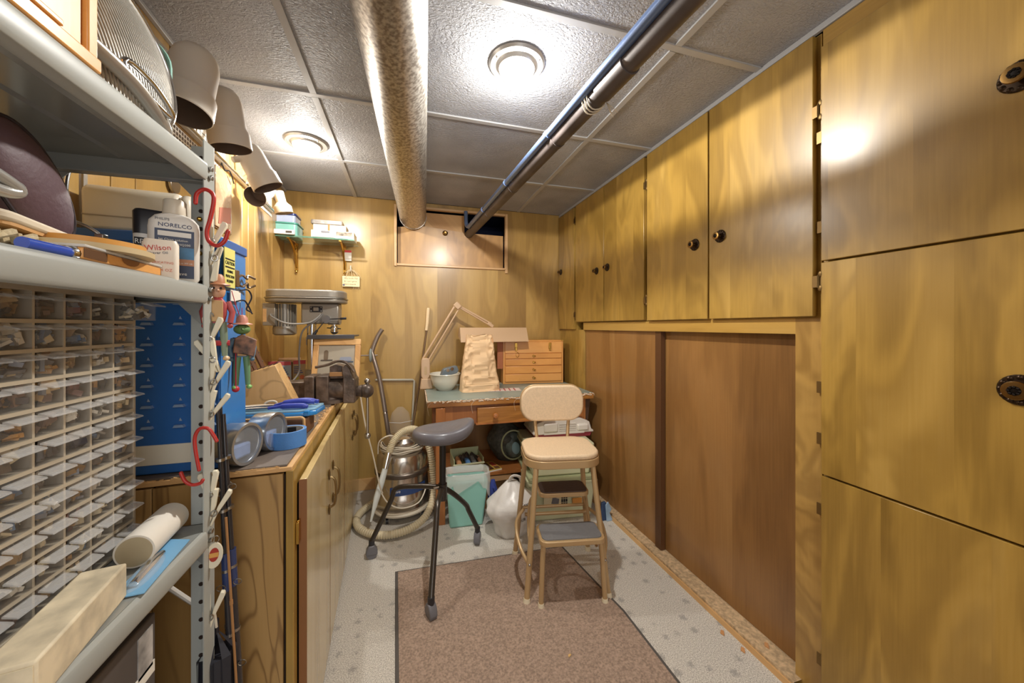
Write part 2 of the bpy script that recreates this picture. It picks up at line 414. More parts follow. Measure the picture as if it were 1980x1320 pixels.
upper('narrow gold veneer wall cupboard in the far corner by the back wall', 2.49, 2.80, 1.168, 2.105, [(2.5, 2.795)], [(2.74, 1.642, .9)], [(2.494, 2.0, XR-.016), (2.494, 1.28, XR-.016)])
upper('gold veneer wall cabinet with double doors next to the narrow corner cupboard', 1.642, 2.485, 1.225, 2.105, [(2.067, 2.475), (1.652, 2.063)], [(2.155, 1.565, .95), (2.02, 1.568, .95)], [(1.644, 1.95, XR-.016), (1.644, 1.33, XR-.016)])
upper('large gold veneer wall cabinet with double doors beside the tall cupboard', .80, 1.638, 1.222, 2.105, [(1.224, 1.63), (.812, 1.22)], [(1.295, 1.553, 1), (1.16, 1.558, 1)], [(.803, 1.86, XR-.017), (.803, 1.33, XR-.017)])
bc = T('base_cupboard', 'recessed base cupboard with two brown sliding panels under the wall cabinets', 'cupboard', (0, 0, 0))
P('rail', G().box(XR, XR+.018, .88, 2.383, 1.165, 1.218), M_GOLDX, bc)
P('stile', G().box(XR, XR+.018, .80, .88, 0, 1.218), wood('burl_stile', '9a7238', 'b08a48', 'c09c5a', band=.3, rough=.35, ring=.8, rscale=7), bc)
P('stile', G().box(XR, XR+.018, 2.383, 2.80, 0, 1.165), M_GOLD, bc)
P('sliding_panel', G().box(XR+.020, XR+.036, 1.60, 2.42, .032, 1.19), M_WALN, bc, label='left brown sliding panel')
P('panel_edge', G().box(XR+.012, XR+.038, 1.556, 1.60, .032, 1.19), plain('dark_brown_edge', '5a3a20', .45), bc)
P('sliding_panel', G().box(XR+.042, XR+.056, .85, 1.60, .032, 1.19), M_WALN, bc, label='right brown sliding panel')
P('case_back', G().box(XR+.07, 1.6, .82, 2.78, .0, 1.2), M_DARK, bc)
M_CHIP = plain('raw_chipboard', 'c9ac86', .9, bump=.6, bscale=240, var=.3)
lg = G(); n = 60; ypt = [.86+(2.44-.86)*i/n for i in range(n+1)]
prev = None
for i in range(n):
    x0 = XR-.034+random.uniform(-.003, .003); x1 = XR-.034+random.uniform(-.003, .003)
    a, b = ypt[i], ypt[i+1]
    if prev is not None: x0 = prev
    lg.add([(x0, a, .0), (x1, b, .0), (XR+.056, b, .0), (XR+.056, a, .0), (x0, a, .03), (x1, b, .03), (XR+.056, b, .03), (XR+.056, a, .03)],
           [(0,1,2,3),(4,7,6,5),(0,4,5,1),(2,6,7,3)]); prev = x1
P('track_ledge', lg, M_CHIP, bc)
P('ledge_tape', G().box(XR-.042, XR-.036, .86, 2.44, 0, .022), M_EDGE, bc)
tc_ = T('tall_cupboard', 'tall gold veneer cupboard with three stacked doors at the right edge', 'cupboard', (0, 0, 0))
P('carcass', G().box(XR+.004, 1.6, -.95, .798, 0, CE-.022), M_GOLD, tc_)
P('filler_strip', G().box(XR-.008, XR+.004, -.95, .792, 2.055, CE-.022), M_GOLDX, tc_)
M_TALL = wood('tall_door_veneer', '8a6a2a', 'ac883e', 'be9c56', band=.19, rough=.36, ring=.6, coat=.22, rscale=2.6)
for (a, b) in ((.36, .79), (-.075, .355), (-.51, -.08), (-.945, -.515)):
    for z0, z1, kz in ((1.392, 2.05, 1.71), (.737, 1.386, 1.058), (.01, .731, .4)):
        d = P('door', G().box(XR-.022, XR, a+.001, b-.001, z0, z1), M_TALL, tc_, bev=.0012, seg=1)
        knob(d, (XR-.022, a+.055, kz), 1.25)
for z in (1.78, 1.5, 1.0, .84, .62, .15): hinge(tc_, .797, z, XR-.006)

# ---------------------------------------------------------------- ceiling things
def downlight(label, x, y, k_=1.0):
    t = T('ceiling_light', label, 'ceiling light', (x, y, CE), group='round downlights in the ceiling')
    P('trim_ring', G().lathe([(.098, 0), (.1, -.004), (.094, -.012), (.078, -.015), (.074, -.012), (.07, -.019), (.064, -.022), (.062, -.014), (.062, 0)], n=40), plain('brushed_trim', 'b4b0aa', .3, .5), t, smooth=True)
    for k in range(3):
        a = R(80+120*k); P('screw', G().ball((.084*math.cos(a), .084*math.sin(a), -.0145), .0035, 8), M_CHROME, t, smooth=True)
    P('glass_lens', G().lathe([(.061, -.012), (.061, -.03), (.054, -.042), (.035, -.05), (0, -.052)], n=32), plain('lit_lens', 'ffffff', .3, emit=5), t, smooth=True)
    l = bpy.data.lights.new('downlight_lamp', 'POINT'); l.energy = DL*.2*k_; l.shadow_soft_size = .03; l.color = (1, .965, .90)
    lo = bpy.data.objects.new('downlight_lamp', l); COL.objects.link(lo); lo.location = (0, 0, -.088); lo.parent = t
    l = bpy.data.lights.new('downlight_beam', 'SPOT'); l.energy = DL*.85*k_; l.shadow_soft_size = .02; l.color = (1, .965, .90); l.spot_size = R(177); l.spot_blend = .04
    lo = bpy.data.objects.new('downlight_beam', l); COL.objects.link(lo); lo.location = (0, 0, -.086); lo.parent = t
downlight('lit round downlight between the metal duct and the dark pipe', .373, 1.22, 1.15)
downlight('lit round downlight left of the metal duct near the spotlights', -.497, 2.04, .6)
duct = T('air_duct', 'round galvanised metal air duct running under the ceiling', 'duct', (0, 0, 0))
dp = lambda y: Vector((.035-(YB-y)*.0447, y, 2.025))
P('duct_pipe', G().tube([dp(y) for y in (YB+.06, 1.9, .9, 0, -1.5)], .098, 40, caps=True), M_GALV, duct, smooth=True)
P('joint_band', G().tube([dp(YB+.015), dp(YB-.003)], .1005, 40), M_GALV, duct, smooth=True)
pipe = T('drain_pipe', 'dark grey drain pipe crossing under the ceiling with couplings', 'pipe', (0, 0, 0))
pp = lambda y: Vector((.468+(YB-y)*.0640, y, 1.925))
P('pipe_run', G().tube([pp(YB+.1), pp(1.4), pp(.2), pp(-1.5)], .030, 24), plain('dark_pipe', '5a5250', .45, .2, var=.3, bscale=25), pipe, smooth=True)
for y0, y1, r in ((.86, .99, .0345), (1.29, 1.31, .032), (1.8, 1.81, .0315), (2.25, 2.26, .0315)):
    P('coupling', G().tube([pp(y0), pp(y1)], r, 24), plain('dark_pipe', '5a5250', .45), pipe, smooth=True)
g = G()
for k in range(3):
    c = pp(1.03+.014*k); g.tube([c+Vector((.034*math.cos(a*PI/10), 0.004*math.sin(a), .034*math.sin(a*PI/10))) for a in range(20)], .0022, 6, closed=True)
for k in range(7): g.cyl(pp(1.02)+Vector((.03, 0, -.01)), pp(1.02)+Vector((.045+.02*random.random(), random.uniform(-.03, .03), -.03+random.uniform(-.03, .02))), .0009, n=4)
P('cord_wrap', g, M_CREAM, pipe, smooth=True)
cp = T('conduit', 'blue-grey metal conduit strapped alongside the dark drain pipe', 'pipe', (0, 0, 0))
M_COND = plain('blue_conduit', '7389b4', .28, .55)
q = lambda y: pp(y)+Vector((-.038, 0, .016))
P('conduit_run', G().tube(cr_path([q(-1.5), q(.2), q(1.4), q(2.55), q(2.66)+Vector((0, 0, 0)), q(2.70)+Vector((-.01, .01, .03)), q(2.71)+Vector((-.01, .02, .13))], 6), .015, 16), M_COND, cp, smooth=True)
for y in (1.295, 1.8, 2.25): P('conduit_coupling', G().tube([q(y), q(y+.02)], .0175, 16), M_COND, cp, smooth=True)

# ---------------------------------------------------------------- workbench cabinet on the left (local frame: +y along the left wall)
wbx = T('workbench_cabinet', 'long wooden workbench cabinet with pale glossy doors along the left wall', 'cabinet', (-.229-.05*2.79, 2.79, 0), 2.86)
BL = 1.775
ends = [(-.44, -.285), (-.283, -.175), (-.173, -.018)]
for a, b in ((-.45, -.278), (-.276, -.168), (-.166, -.02)):
    P('side_plank', G().box(a, b, -BL, -BL+.012, 0, .822), M_ENDP, wbx, bev=.001, seg=1)
P('carcass', G().box(-.45, -.012, -BL+.014, -.01, .0, .815), M_DARK, wbx)
P('face_frame', G().box(-.014, .004, -BL-.002, -BL+.035, 0, .828).box(-.012, .002, -BL+.035, -.0, .775, .828).box(-.012, .002, -BL+.4, -BL+.44, 0, .775).box(-.012, .002, -.9, -.86, 0, .775), M_GOLD, wbx, bev=.002)
P('countertop', G().box(-.45, .0, -BL, 0, .826, .838), M_EDGE, wbx, bev=.002)
M_HB = plain('worn_hardboard', '6e6258', .55, var=.3, bscale=14, bump=.2)
P('hardboard_top', G().box(-.45, -.012, -BL+.004, -.42, .838, .844), M_HB, wbx, bev=.0015)
sg = G()
for k in range(46):
    y = -BL+.003; x = random.uniform(-.4, -.02); sg.cb((x, y, .8385), (random.uniform(.004, .02), random.uniform(.002, .006), .003), (0, random.uniform(-.3, .3), 0))
P('splintered_edge', sg, M_EDGE, wbx, stuff=True)
dy = [(-1.74, -1.345), (-1.341, -.905), (-.90, -.47), (-.466, -.03)]
M_HANDLE = plain('bronze_pull', '8a7450', .3, .9)
for i, (a, b) in enumerate(dy):
    d = P('cabinet_door', G().box(.008, .026, a, b, .015, .79), M_CDOOR, wbx, bev=.002, seg=1)
    P('door_edge', G().box(.0075, .0262, a-.0008, a+.0005, .016, .789), plain('brown_edge', '8a5c34', .5), d)
    hy = b-.045 if i % 2 == 0 else a+.045
    z0 = .60 if i < 2 else .60
    g = G().tube(cr_path([(.026, hy, z0-.055), (.046, hy, z0-.045), (.052, hy, z0), (.046, hy, z0+.045), (.026, hy, z0+.055)], 5), .0042, 8)
    g.ball((.030, hy, z0+.062), (.004, .009, .020), 8).ball((.030, hy, z0-.062), (.004, .009, .020), 8)
    P('door_pull', g, M_HANDLE, d, smooth=True)
for z in (.66, .12):
    P('hinge', G().box(.0045, .012, -1.762, -1.738, z-.028, z+.028).cyl((.008, -1.752, z-.03), (.008, -1.752, z+.03), .0045, n=10), M_BRASS, wbx, bev=.001)

def on_bench(name, label, cat, x, y, rz=0, z=.845, group=None): return T(name, label, cat, (x, y, z), rz, group)
# round tins with window lids
M_TIN = plain('tin_plate', 'b8bcc0', .28, .9)
def tin(label, x, y, rz, r, lid=True, z=None):
    t = T('round_tin', label, 'tin', (x, y, .845+r if z is None else z), group='round window tins lying on edge', rot=(0, 0, R(rz)))
    Mx = Matrix.Rotation(R(90), 4, 'X')
    P('tin_body', G().lathe([(0, -.035), (r*.95, -.035), (r*.97, -.032), (r*.97, .006), (r*.94, .006), (r*.93, -.030), (0, -.031)], n=44, M=Mx), M_TIN, t, smooth=40)
    P('tin_lid', G().lathe([(r*.97, -.004), (r, -.004), (r*1.01, -.001), (r, .004), (r, .014), (r*.985, .018), (r*.86, .018), (r*.85, .014), (r*.97, .010), (r*.97, -.004)], n=44, M=Mx), M_TIN, t, smooth=40)
    P('lid_window', G().lathe([(r*.86, .0145), (0, .0145)], n=44, M=Mx, caps=False), clear('tin_window', (.9,.92,.95), .18, .05), t)
    P('tin_contents', G().cb((0, .012, -r*.35), (r*1.2, .028, r*.7)), plain('blue_cloth', '6d88b8', .8, var=.3, bscale=40), t, bev=.006)
tin('round silver tin with a clear lid lying on edge at the counter corner', -.400, 1.045, 72, .052)
tin('round silver tin with a clear lid lying on edge behind the corner tin', -.372, 1.150, 76, .052)
t = T('tape_roll', 'roll of blue painter tape standing flat on the dark counter', 'tape', (-.336, 1.18, .845))
P('tape', G().lathe([(.041, 0), (.0475, 0), (.0475, .046), (.041, .046), (.041, 0)], n=48), M_TAPE, t, smooth=True)
P('core', G().lathe([(.0405, .001), (.0405, .0455), (.0385, .0455), (.0385, .001), (.0405, .001)], n=48), plain('grey_cardboard', 'a9a7a4', .8), t, smooth=True)
P('core_label', G().box(-.012, .016, .0365, .038, .026, .042), M_BLACKM, t)
t = T('wood_block', 'wooden framed block with rounded corners behind the blue tape roll', 'block', (-.40, 1.31, .845), -4)
P('block_body', G().box(-.13, .088, -.03, .06, 0, .05), plain('dark_laminate_wood', '6d4a30', .5, var=.4, bscale=30), t, bev=.004)
g = G()
for pts in (rrect(.215, .056, .01, 4, -.022, .029),): g.tube([(p[0], -.032, p[1]) for p in pts], .0045, 6, closed=True)
P('block_rim', g, M_EDGE, t, smooth=True)
t = T('blue_case', 'flat translucent blue plastic case lying on the wooden block', 'case', (-.405, 1.345, .897), -3)
M_BCASE = plain('translucent_blue', '2a88d0', .15, coat=.6)
P('case_base', G().prism([(-.15, -.05), (.07, -.05), (.115, -.02), (.12, .06), (-.15, .06)], 0, .016), M_BCASE, t, bev=.003)
P('case_lid', G().prism([(-.148, -.047), (.068, -.047), (.112, -.018), (.117, .058), (-.148, .058)], .0165, .024), clear('blue_clear', (.35,.65,.85), .6, .1), t, bev=.002)
P('latch', G().box(.085, .1, -.05, -.035, .004, .02), M_BCASE, t, bev=.001)
t = T('pliers', 'long pliers with blue rubber grips lying on the blue case', 'pliers', (-.42, 1.35, .924), 0)
M_GRIP = plain('blue_grip', '3a48a8', .45)
P('grip', G().tube(cr_path([(0, -.01, .006), (.03, -.012, .014), (.08, -.012, .018), (.118, -.01, .012)], 6), [.005]*6+[.009]*10+[.007]*3, 10), M_GRIP, t, smooth=True)
P('grip', G().tube(cr_path([(0, .0, .004), (.03, .02, .010), (.08, .03, .012), (.122, .026, .006)], 6), [.005]*6+[.009]*10+[.007]*3, 10), M_GRIP, t, smooth=True)
P('jaw', G().tube([(0, -.01, .006), (-.05, -.004, .003), (-.12, 0, .002)], [.006, .007, .003], 8), M_STEEL, t, smooth=True)
P('jaw', G().tube([(0, .0, .004), (-.05, .006, .004), (-.12, .004, .004)], [.006, .007, .003], 8), M_STEEL, t, smooth=True)
t = T('pliers', 'pliers with one blue grip in front, lying along the case edge', 'pliers', (-.43, 1.315, .924), -2)
P('grip', G().tube(cr_path([(0, 0, .004), (.04, 0, .008), (.09, 0, .008), (.115, 0, .004)], 6), [.005]*6+[.0085]*10+[.006]*3, 10), M_GRIP, t, smooth=True)
P('jaw', G().tube([(0, 0, .004), (-.05, 0, .003), (-.12, 0, .002)], [.005, .006, .003], 8), M_STEEL, t, smooth=True)

# ---- bench vise
vi = T('bench_vise', 'heavy worn iron bench vise mounted at the counter edge', 'vise', (-.36, 1.80, .845), -3)
P('vise_base', G().lathe([(.075, 0), (.075, .012), (.055, .018), (.05, .045), (0, .05)], c=(.02, .02, 0), n=28), M_IRON, vi, smooth=True)
P('fixed_body', G().box(-.195, -.075, -.04, .05, .02, .10), M_IRON, vi, bev=.004, label='long rectangular rear slide of the vise')
P('back_jaw', G().box(-.075, -.034, -.055, .06, .01, .125), M_IRON, vi, bev=.004)
P('front_jaw', G().box(-.028, .024, -.055, .06, .01, .125), M_IRON, vi, bev=.004)
P('anvil', G().prism([(.024, .11), (.10, .11), (.10, .13), (.078, .165), (.05, .175), (.024, .165)], -.035, .035, 'y'), M_IRON, vi, bev=.003)
P('jaw_plate', G().box(.026, .085, -.045, .035, .122, .14), plain('copper_jaw', 'b88a5a', .4, .5), vi, bev=.001)
P('screw_housing', G().cyl((.024, 0, .06), (.085, 0, .06), .048, n=28), M_IRON, vi, smooth=True)
P('slide_block', G().prism([(.082, .0), (.132, .0), (.132, .105), (.125, .11), (.112, .155), (.095, .175), (.075, .16), (.082, .11)], -.05, .05, 'y'), M_IRON, vi, bev=.004)
g = G().cyl((.13, 0, .045), (.155, 0, .045), .022, .03, 20).ball((.175, 0, .045), (.032, .03, .033), 18)
P('screw_head', g, M_IRON, vi, smooth=True)
P('jaw_rim', G().tube(cr_path([(-.03, -.05, .165), (.02, -.05, .175), (.06, -.05, .19), (.1, -.05, .18), (.13, -.05, .14)], 5), .006, 8), M_IRON, vi, smooth=True)
g = G().cyl((.178, 0, .085), (.178, 0, -.16), .0068, n=12)
P('tommy_bar', g, M_STEEL, vi, smooth=True)
P('bar_ball', G().ball((.178, 0, .09), .014, 14), M_STEEL, vi, smooth=True)
P('bar_ball', G().ball((.178, 0, -.165), .015, 14), M_STEEL, vi, smooth=True)

# ---- drill press
dr = T('drill_press', 'grey bench drill press with chrome column and pulley cover', 'drill press', (-.52, 2.25, .845))
P('base_plate', G().prism(rrect(.2, .34, .02, 5, 0, -.06), 0, .03), M_HAMMER, dr, bev=.004)
P('column_foot', G().lathe([(.055, .03), (.05, .045), (.036, .06), (.036, .10), (.03, .105)], n=28), M_HAMMER, dr, smooth=True)
P('column', G().cyl((0, 0, .03), (0, 0, .40), .026, n=32), M_CHROME, dr, smooth=True)
P('head', G().box(-.045, .145, -.045, .055, .36, .475), M_HAMMER, dr, bev=.008)
P('head_nose', G().cyl((.115, -.0, .355), (.115, -.0, .44), .033, n=24), M_HAMMER, dr, smooth=True)
cov = G().prism(rrect(.40, .20, .08, 10, -.02, 0), .475, .50).prism(rrect(.395, .195, .078, 10, -.02, 0), .50, .545)
P('belt_cover', cov, M_HAMMER, dr, bev=.009, seg=3)
P('cover_rim', G().tube([(p[0], p[1], .50) for p in rrect(.402, .202, .081, 10, -.02, 0)], .0045, 6, closed=True), M_STEEL, dr, smooth=True)
g = G()
for k in range(24):
    a = 2*PI*k/24; g.cb((-.135+.05*math.cos(a), .0+.05*math.sin(a), .405), (.012, .005, .125), (0, 0, a))
mo = P('motor', G().cyl((-.135, 0, .34), (-.135, 0, .468), .046, n=32), M_HAMMER, dr, smooth=True)
P('motor_fins', g, M_HAMMER, mo)
P('motor_cap', G().lathe([(.056, .345), (.058, .335), (.057, .305), (.045, .297), (0, .296)], c=(-.135, 0, 0), n=28), M_HAMMER, mo, smooth=True)
P('motor_mount', G().box(-.225, -.165, -.055, -.04, .35, .47), M_HAMMER, dr, bev=.003)
P('capacitor_label', G().box(-.222, -.205, -.058, -.055, .37, .44), M_EDGE, dr)
s_ = P('switch_plate', G().box(.0, .062, -.049, -.045, .425, .457), M_BLACK, dr, bev=.001)
P('switch_rocker', G().box(.018, .044, -.054, -.048, .431, .451), M_STEEL, s_, bev=.001)
for x in (.006, .056):
    for z in (.431, .451): P('screw', G().ball((x, -.05, z), .0022, 6), M_WHITE, s_)
fh = P('feed_hub', G().cyl((.083, -.045, .385), (.083, -.062, .385), .022, n=20), M_STEEL, dr, smooth=True)
P('feed_handle', G().cyl((.083, -.058, .385), (.03, -.066, .31), .0028, n=8).cyl((.04, -.064, .325), (.022, -.066, .298), .006, .0085, 10), M_BLACK, fh, smooth=True)
P('feed_handle', G().cyl((.083, -.058, .385), (.175, -.066, .39), .0028, n=8).cyl((.155, -.064, .388), (.187, -.066, .391), .006, .007, 10), M_BLACK, fh, smooth=True)
P('spindle', G().cyl((.115, 0, .34), (.115, 0, .36), .015, n=16), M_CHROME, dr, smooth=True)
P('chuck', G().lathe([(.019, .345), (.022, .340), (.022, .330), (.0195, .328), (.0195, .324), (.022, .322), (.022, .314), (.018, .31), (.014, .304), (.005, .3)], c=(.115, 0, 0), n=20), M_CHROME, dr, smooth=True)
P('chuck_key_lever', G().cyl((.078, -.01, .337), (.15, -.01, .332), .003, n=6), M_BLACK, dr)
tb = P('work_table', G().box(.0, .235, -.11, .09, .288, .297).box(.0, .235, -.112, -.105, .277, .300), plain('dark_iron', '5c5a5c', .35, .6), dr, bev=.002)
P('table_support', G().box(-.03, .04, -.01, .02, .24, .288), M_HAMMER, dr, bev=.003)
P('power_cable', G().tube(cr_path([(-.185, -.06, .41), (-.17, -.075, .395), (-.1, -.085, .362), (0, -.08, .365), (.045, -.055, .40), (.052, -.047, .415)], 8), .0048, 8), plain('grey_cable', '9a9894', .5), dr, smooth=True)
P('power_cable', G().tube(cr_path([(.062, -.047, .415), (.04, -.065, .38), (-.03, -.07, .32), (-.05, -.06, .2), (-.055, -.05, .09), (-.1, -.12, .03), (-.16, -.2, .012), (-.1, -.26, .01), (-.06, -.2, .014)], 8), .0048, 8), plain('dark_cable', '6e6862', .5), dr, smooth=True)
t = T('framed_picture', 'small wood framed winter picture with skiers leaning on the drill press', 'picture', (-.375, 2.105, .878), -3, rot=(R(-14), 0, R(-4)))
t.scale = (1.0, 1, 1.10)
for nm, b in (('frame_bar', (-.12, .12, 0, .02)), ('frame_bar', (-.12, .12, .195, .225)), ('frame_bar', (-.12, -.092, .02, .195)), ('frame_bar', (.092, .12, .02, .195))):
    P(nm, G().box(b[0], b[1], -.012, .008, b[2], b[3]), M_EDGE, t, bev=.003)
P('picture_sheet', G().box(-.093, .093, -.004, -.001, .018, .197), plain('grey_print', 'a39a8a', .5, var=.15, bscale=10), t)
M_INK = plain('print_ink', '4a4038', .6)
for (x, z, w, h, c) in ((-.05, .12, .06, .006, '4a4038'), (-.055, .145, .022, .05, '6a5a48'), (.045, .125, .06, .02, '8a90a0'), (.06, .11, .05, .006, '3d4a60'), (0, .06, .022, .045, '8a4a34'), (-.06, .04, .04, .02, '7a5440'), (.05, .04, .05, .03, '9a948a')):
    P('printed_figure', G().prism(rrect(w, h, min(w, h)*.45, 3, x, z), -.0055, -.004, 'y'), plain('print_'+c, c, .6), t)
for i, (x, y, rz, c, lab) in enumerate(((-.70, 2.40, 20, 'a8b8c4', 'blue and red printed seed packet standing by the drill press column'), (-.765, 2.44, 15, 'd8cf70', 'yellow printed packet beside the blue packet on the bench'), (-.64, 2.46, 10, 'b7a27a', 'tan printed packet nearest the drill column'))):
    t = T('printed_packet', lab, 'packet', (x, y, .845), group='printed packets standing on the bench', rot=(R(-12), 0, R(rz)))
    P('packet_body', G().box(-.035, .035, -.004, .004, 0, .14), plain('packet_'+c, c, .5), t, bev=.002)
    P('header_card', G().box(-.033, .033, -.0045, -.004, .115, .138), plain('packet_red', 'c84a4a', .5), t)
    P('printed_circle', G().cyl((-.015, -.0048, .03), (-.015, -.004, .03), .014, n=16), plain('print_yellow', 'd8c840', .5), t)
    P('printed_circle', G().cyl((.015, -.0048, .035), (.015, -.004, .035), .013, n=16), plain('print_orange', 'd07040', .5), t)
    for k in range(4): P('printed_line', G().box(-.028, .02-.006*k, -.0047, -.004, .06+.012*k, .065+.012*k), plain('print_navy', '38488a', .5), t)
t = T('small_carton', 'small brown carton lying behind the printed packets', 'box', (-.72, 2.58, .845), 10)
P('carton', G().box(-.07, .06, -.05, .05, 0, .125), plain('carton_brown', '9a7650', .8), t, bev=.002)
P('carton_flap', G().cb((0, -.05, .135), (.12, .05, .002), (R(30), 0, 0)), plain('carton_brown', '9a7650', .8), t)
g = G()
for k in range(150):
    y_ = random.uniform(1.42, 1.66); x_ = -.229-.05*y_-random.uniform(.004, .06)*random.random()
    g.cb((x_, y_, .8455+random.random()*.003), (random.uniform(.003, .012), .002, .0008), (random.uniform(-.4, .4), random.uniform(-.4, .4), random.uniform(0, 3)))
o = P('wood_shavings', g, M_EDGE, stuff=True); tag(o, 'pale wood shavings scattered along the counter edge by the vise', 'shavings')
# knife block with knives
kb = T('knife_block', 'slotted light wooden knife block tilted at the left of the bench', 'knife block', (-.50, 1.60, .845), 8)
pr = [(-.06, 0), (.10, 0), (.045, .175), (-.07, .19)]
P('block', G().prism([(-.09, 0), (.095, 0), (.01, .20), (-.105, .165)], -.055, .055, 'y'), M_BLOCK, kb, bev=.003)
sl = Vector((.01+.105, 0, .035)).normalized()
g = G()
for k in range(6):
    c = Vector((-.095, 0, .168))+sl*(.012+.018*k); g.cb(c+Vector((0, 0, .0015)), (.004, .08, .002), (0, -R(17), 0))
P('slot', g, M_DARK, kb)
M_KH = plain('knife_handle_brown', '6a4630', .4)
for k, (o, h) in enumerate(((.02, .10), (.04, .10), (.06, .09), (.03, .08))):
    yk = .01-.03*(k % 2)-.01*k
    c = Vector((-.095, yk, .17))+sl*o; dvec = Vector((-.36, 0, .93))
    kn = P('knife', G().tube([c, c+dvec*h*.5, c+dvec*h], [.009, .010, .012], 8, flat=.7), M_KH, kb, smooth=True)
    P('knife_rivet', G().ball(c+dvec*h*.3+Vector((.009, 0, 0)), .0025, 6).ball(c+dvec*h*.7+Vector((.011, 0, 0)), .0025, 6), M_STEEL, kn)
# small tray with grey tools left of the vise
t = T('tool_tray', 'shallow dark metal tray on the bench between knife block and vise', 'tray', (-.53, 1.50, .845), 5)
P('tray_shell', G().box(-.1, .1, -.04, .05, 0, .004).box(-.1, .1, -.042, -.038, 0, .028).box(-.1, .1, .05, .054, 0, .028).box(.098, .102, -.04, .05, 0, .028).box(-.102, -.098, -.04, .05, 0, .028), plain('dark_metal', '5e5a54', .4, .6), t, bev=.0015)
t = T('grey_clamp', 'small grey plastic spring clamp standing in the metal tray', 'clamp', (-.50, 1.49, .850), 20)
P('clamp_body', G().prism([(-.03, 0), (.04, 0), (.045, .02), (.03, .055), (.01, .06), (-.025, .03)], -.012, .012, 'y'), M_GREYP, t, bev=.004)
P('clamp_loop', G().tube([(.02+.018*math.cos(a*PI/8), 0, .058+.01*math.sin(a*PI/8)) for a in range(16)], .004, 6, closed=True), M_CREAM, t, smooth=True)
t = T('white_cup', 'small white plastic cup at the left of the metal tray', 'cup', (-.545, 1.42, .845))
P('cup', G().lathe([(.014, 0), (.018, .05), (.0165, .05), (.013, .003), (0, .003)], n=20), M_WHITE, t, smooth=True)
P('cup_rim', G().lathe([(.018, .048), (.0195, .05), (.018, .052)], n=20), M_WHITE, t)

# ---------------------------------------------------------------- glass shelf on the back wall
gs = T('glass_shelf', 'green-edged glass wall shelf on brass brackets high on the back wall', 'shelf', (-.61, 2.79, 1.765))
P('glass_plate', G().prism([(-.235, 0), (.265, 0), (.265, -.13), (.225, -.20), (-.235, -.20)], 0, .009), M_GLASS, gs, bev=.001, seg=1)
P('glass_plate', G().box(-.235, .265, -.20, -.198, 0, .009), plain('green_glass_edge', '7fb09a', .1, coat=.5), gs, label='polished green front edge')
for x in (-.13, .175):
    g = G().tube(cr_path([(x, -.18, -.004), (x, -.12, -.02), (x, -.06, -.06), (x, -.02, -.13), (x, -.004, -.17)], 5), .0065, 8)
    g.box(x-.01, x+.01, -.006, 0, -.185, .0).box(x-.008, x+.008, -.19, 0, -.008, -.001)
    g.tube([(x, -.05+.022*math.cos(a*PI/8), -.04+.022*math.sin(a*PI/8)) for a in range(16)], .004, 6, closed=True)
    g.ball((x, -.01, -.195), .009, 8)
    P('bracket', g, M_BRASS, gs, smooth=True)
z0 = 1.775
t = T('plastic_box', 'teal plastic box with rounded lid under the navy box on the glass shelf', 'box', (-.765, 2.68, z0))
P('box_body', G().prism(rrect(.15, .15, .02, 5), 0, .075), clear('teal_plastic', (.25,.55,.48), .85, .25), t, bev=.003)
P('box_lid', G().prism(rrect(.162, .162, .024, 5), .075, .086), plain('teal_lid', '4f9484', .3), t, bev=.004)
t = T('plastic_box', 'navy lidded plastic box stacked on the teal box', 'box', (-.775, 2.69, z0+.087))
P('box_body', G().prism(rrect(.14, .13, .015, 5), 0, .05), clear('grey_blue_plastic', (.4,.45,.6), .9, .2), t, bev=.003)
P('box_lid', G().prism(rrect(.15, .14, .02, 5), .05, .064), plain('navy_lid', '2c3670', .3), t, bev=.004)
t = T('plastic_wrap_roll', 'white boxed roll with small print lying at the left of the glass shelf', 'box', (-.765, 2.58, z0+.001))
P('roll_box', G().box(-.07, .07, -.008, .01, 0, .03), M_WHITE, t, bev=.003)
P('print_strip', G().box(.02, .055, -.0085, -.008, .008, .022), M_INK, t)
t = T('long_white_box', 'long white box printed with flowers lying on the glass shelf', 'box', (-.50, 2.67, z0))
P('box_shell', G().box(-.11, .15, -.06, .07, 0, .05), M_WHITE, t, bev=.002)
P('printed_panel', G().box(.04, .14, -.061, -.06, .02, .046), plain('floral_print', 'b0a08c', .6, var=.6, bscale=120), t)
P('paper_strip', G().box(-.10, .03, -.068, -.062, .004, .026), M_PAPER, t)
P('dark_tag', G().box(-.05, .0, -.063, -.06, .034, .046), M_GREYP, t)
t = T('paper_bundle', 'cream carton tied with brown ribbon on the long white box', 'box', (-.50, 2.67, z0+.051))
P('carton', G().box(-.10, .10, -.05, .05, 0, .04), M_CREAM, t, bev=.002)
P('ribbon', G().box(-.012, .0, -.052, .052, -.0, .042), plain('brown_ribbon', 'a8793e', .6), t)
t = T('clear_package', 'crinkled clear package of small parts on top of the cream carton', 'package', (-.52, 2.67, z0+.094))
g = G().box(-.095, .095, -.045, .045, 0, .03)
P('package', g, plain('crinkled_plastic', 'a89c90', .2, bump=1, bscale=40, var=.5), t, bev=.006)
P('package_window', G().box(-.08, .085, -.0465, -.045, .004, .026), M_CLEAR, t)
t = T('red_white_card', 'small white card with a red header hanging below the glass shelf', 'card', (-.415, 2.788, 1.66))
P('card', G().box(-.025, .025, -.006, 0, 0, .075), M_PAPER, t)
P('red_header', G().box(-.025, .025, -.008, -.006, .06, .075), plain('card_red', 'c83838', .6), t)
t = T('wall_note', 'cream wooden sign with handwriting hung on raffia on the back wall', 'sign', (-.395, 2.79, 1.475))
P('sign_board', G().box(-.055, .06, -.012, -.004, 0, .075), plain('cream_sign', 'efe2b4', .7), t, bev=.001)
M_PEN = plain('brown_pen', '6a5038', .7)
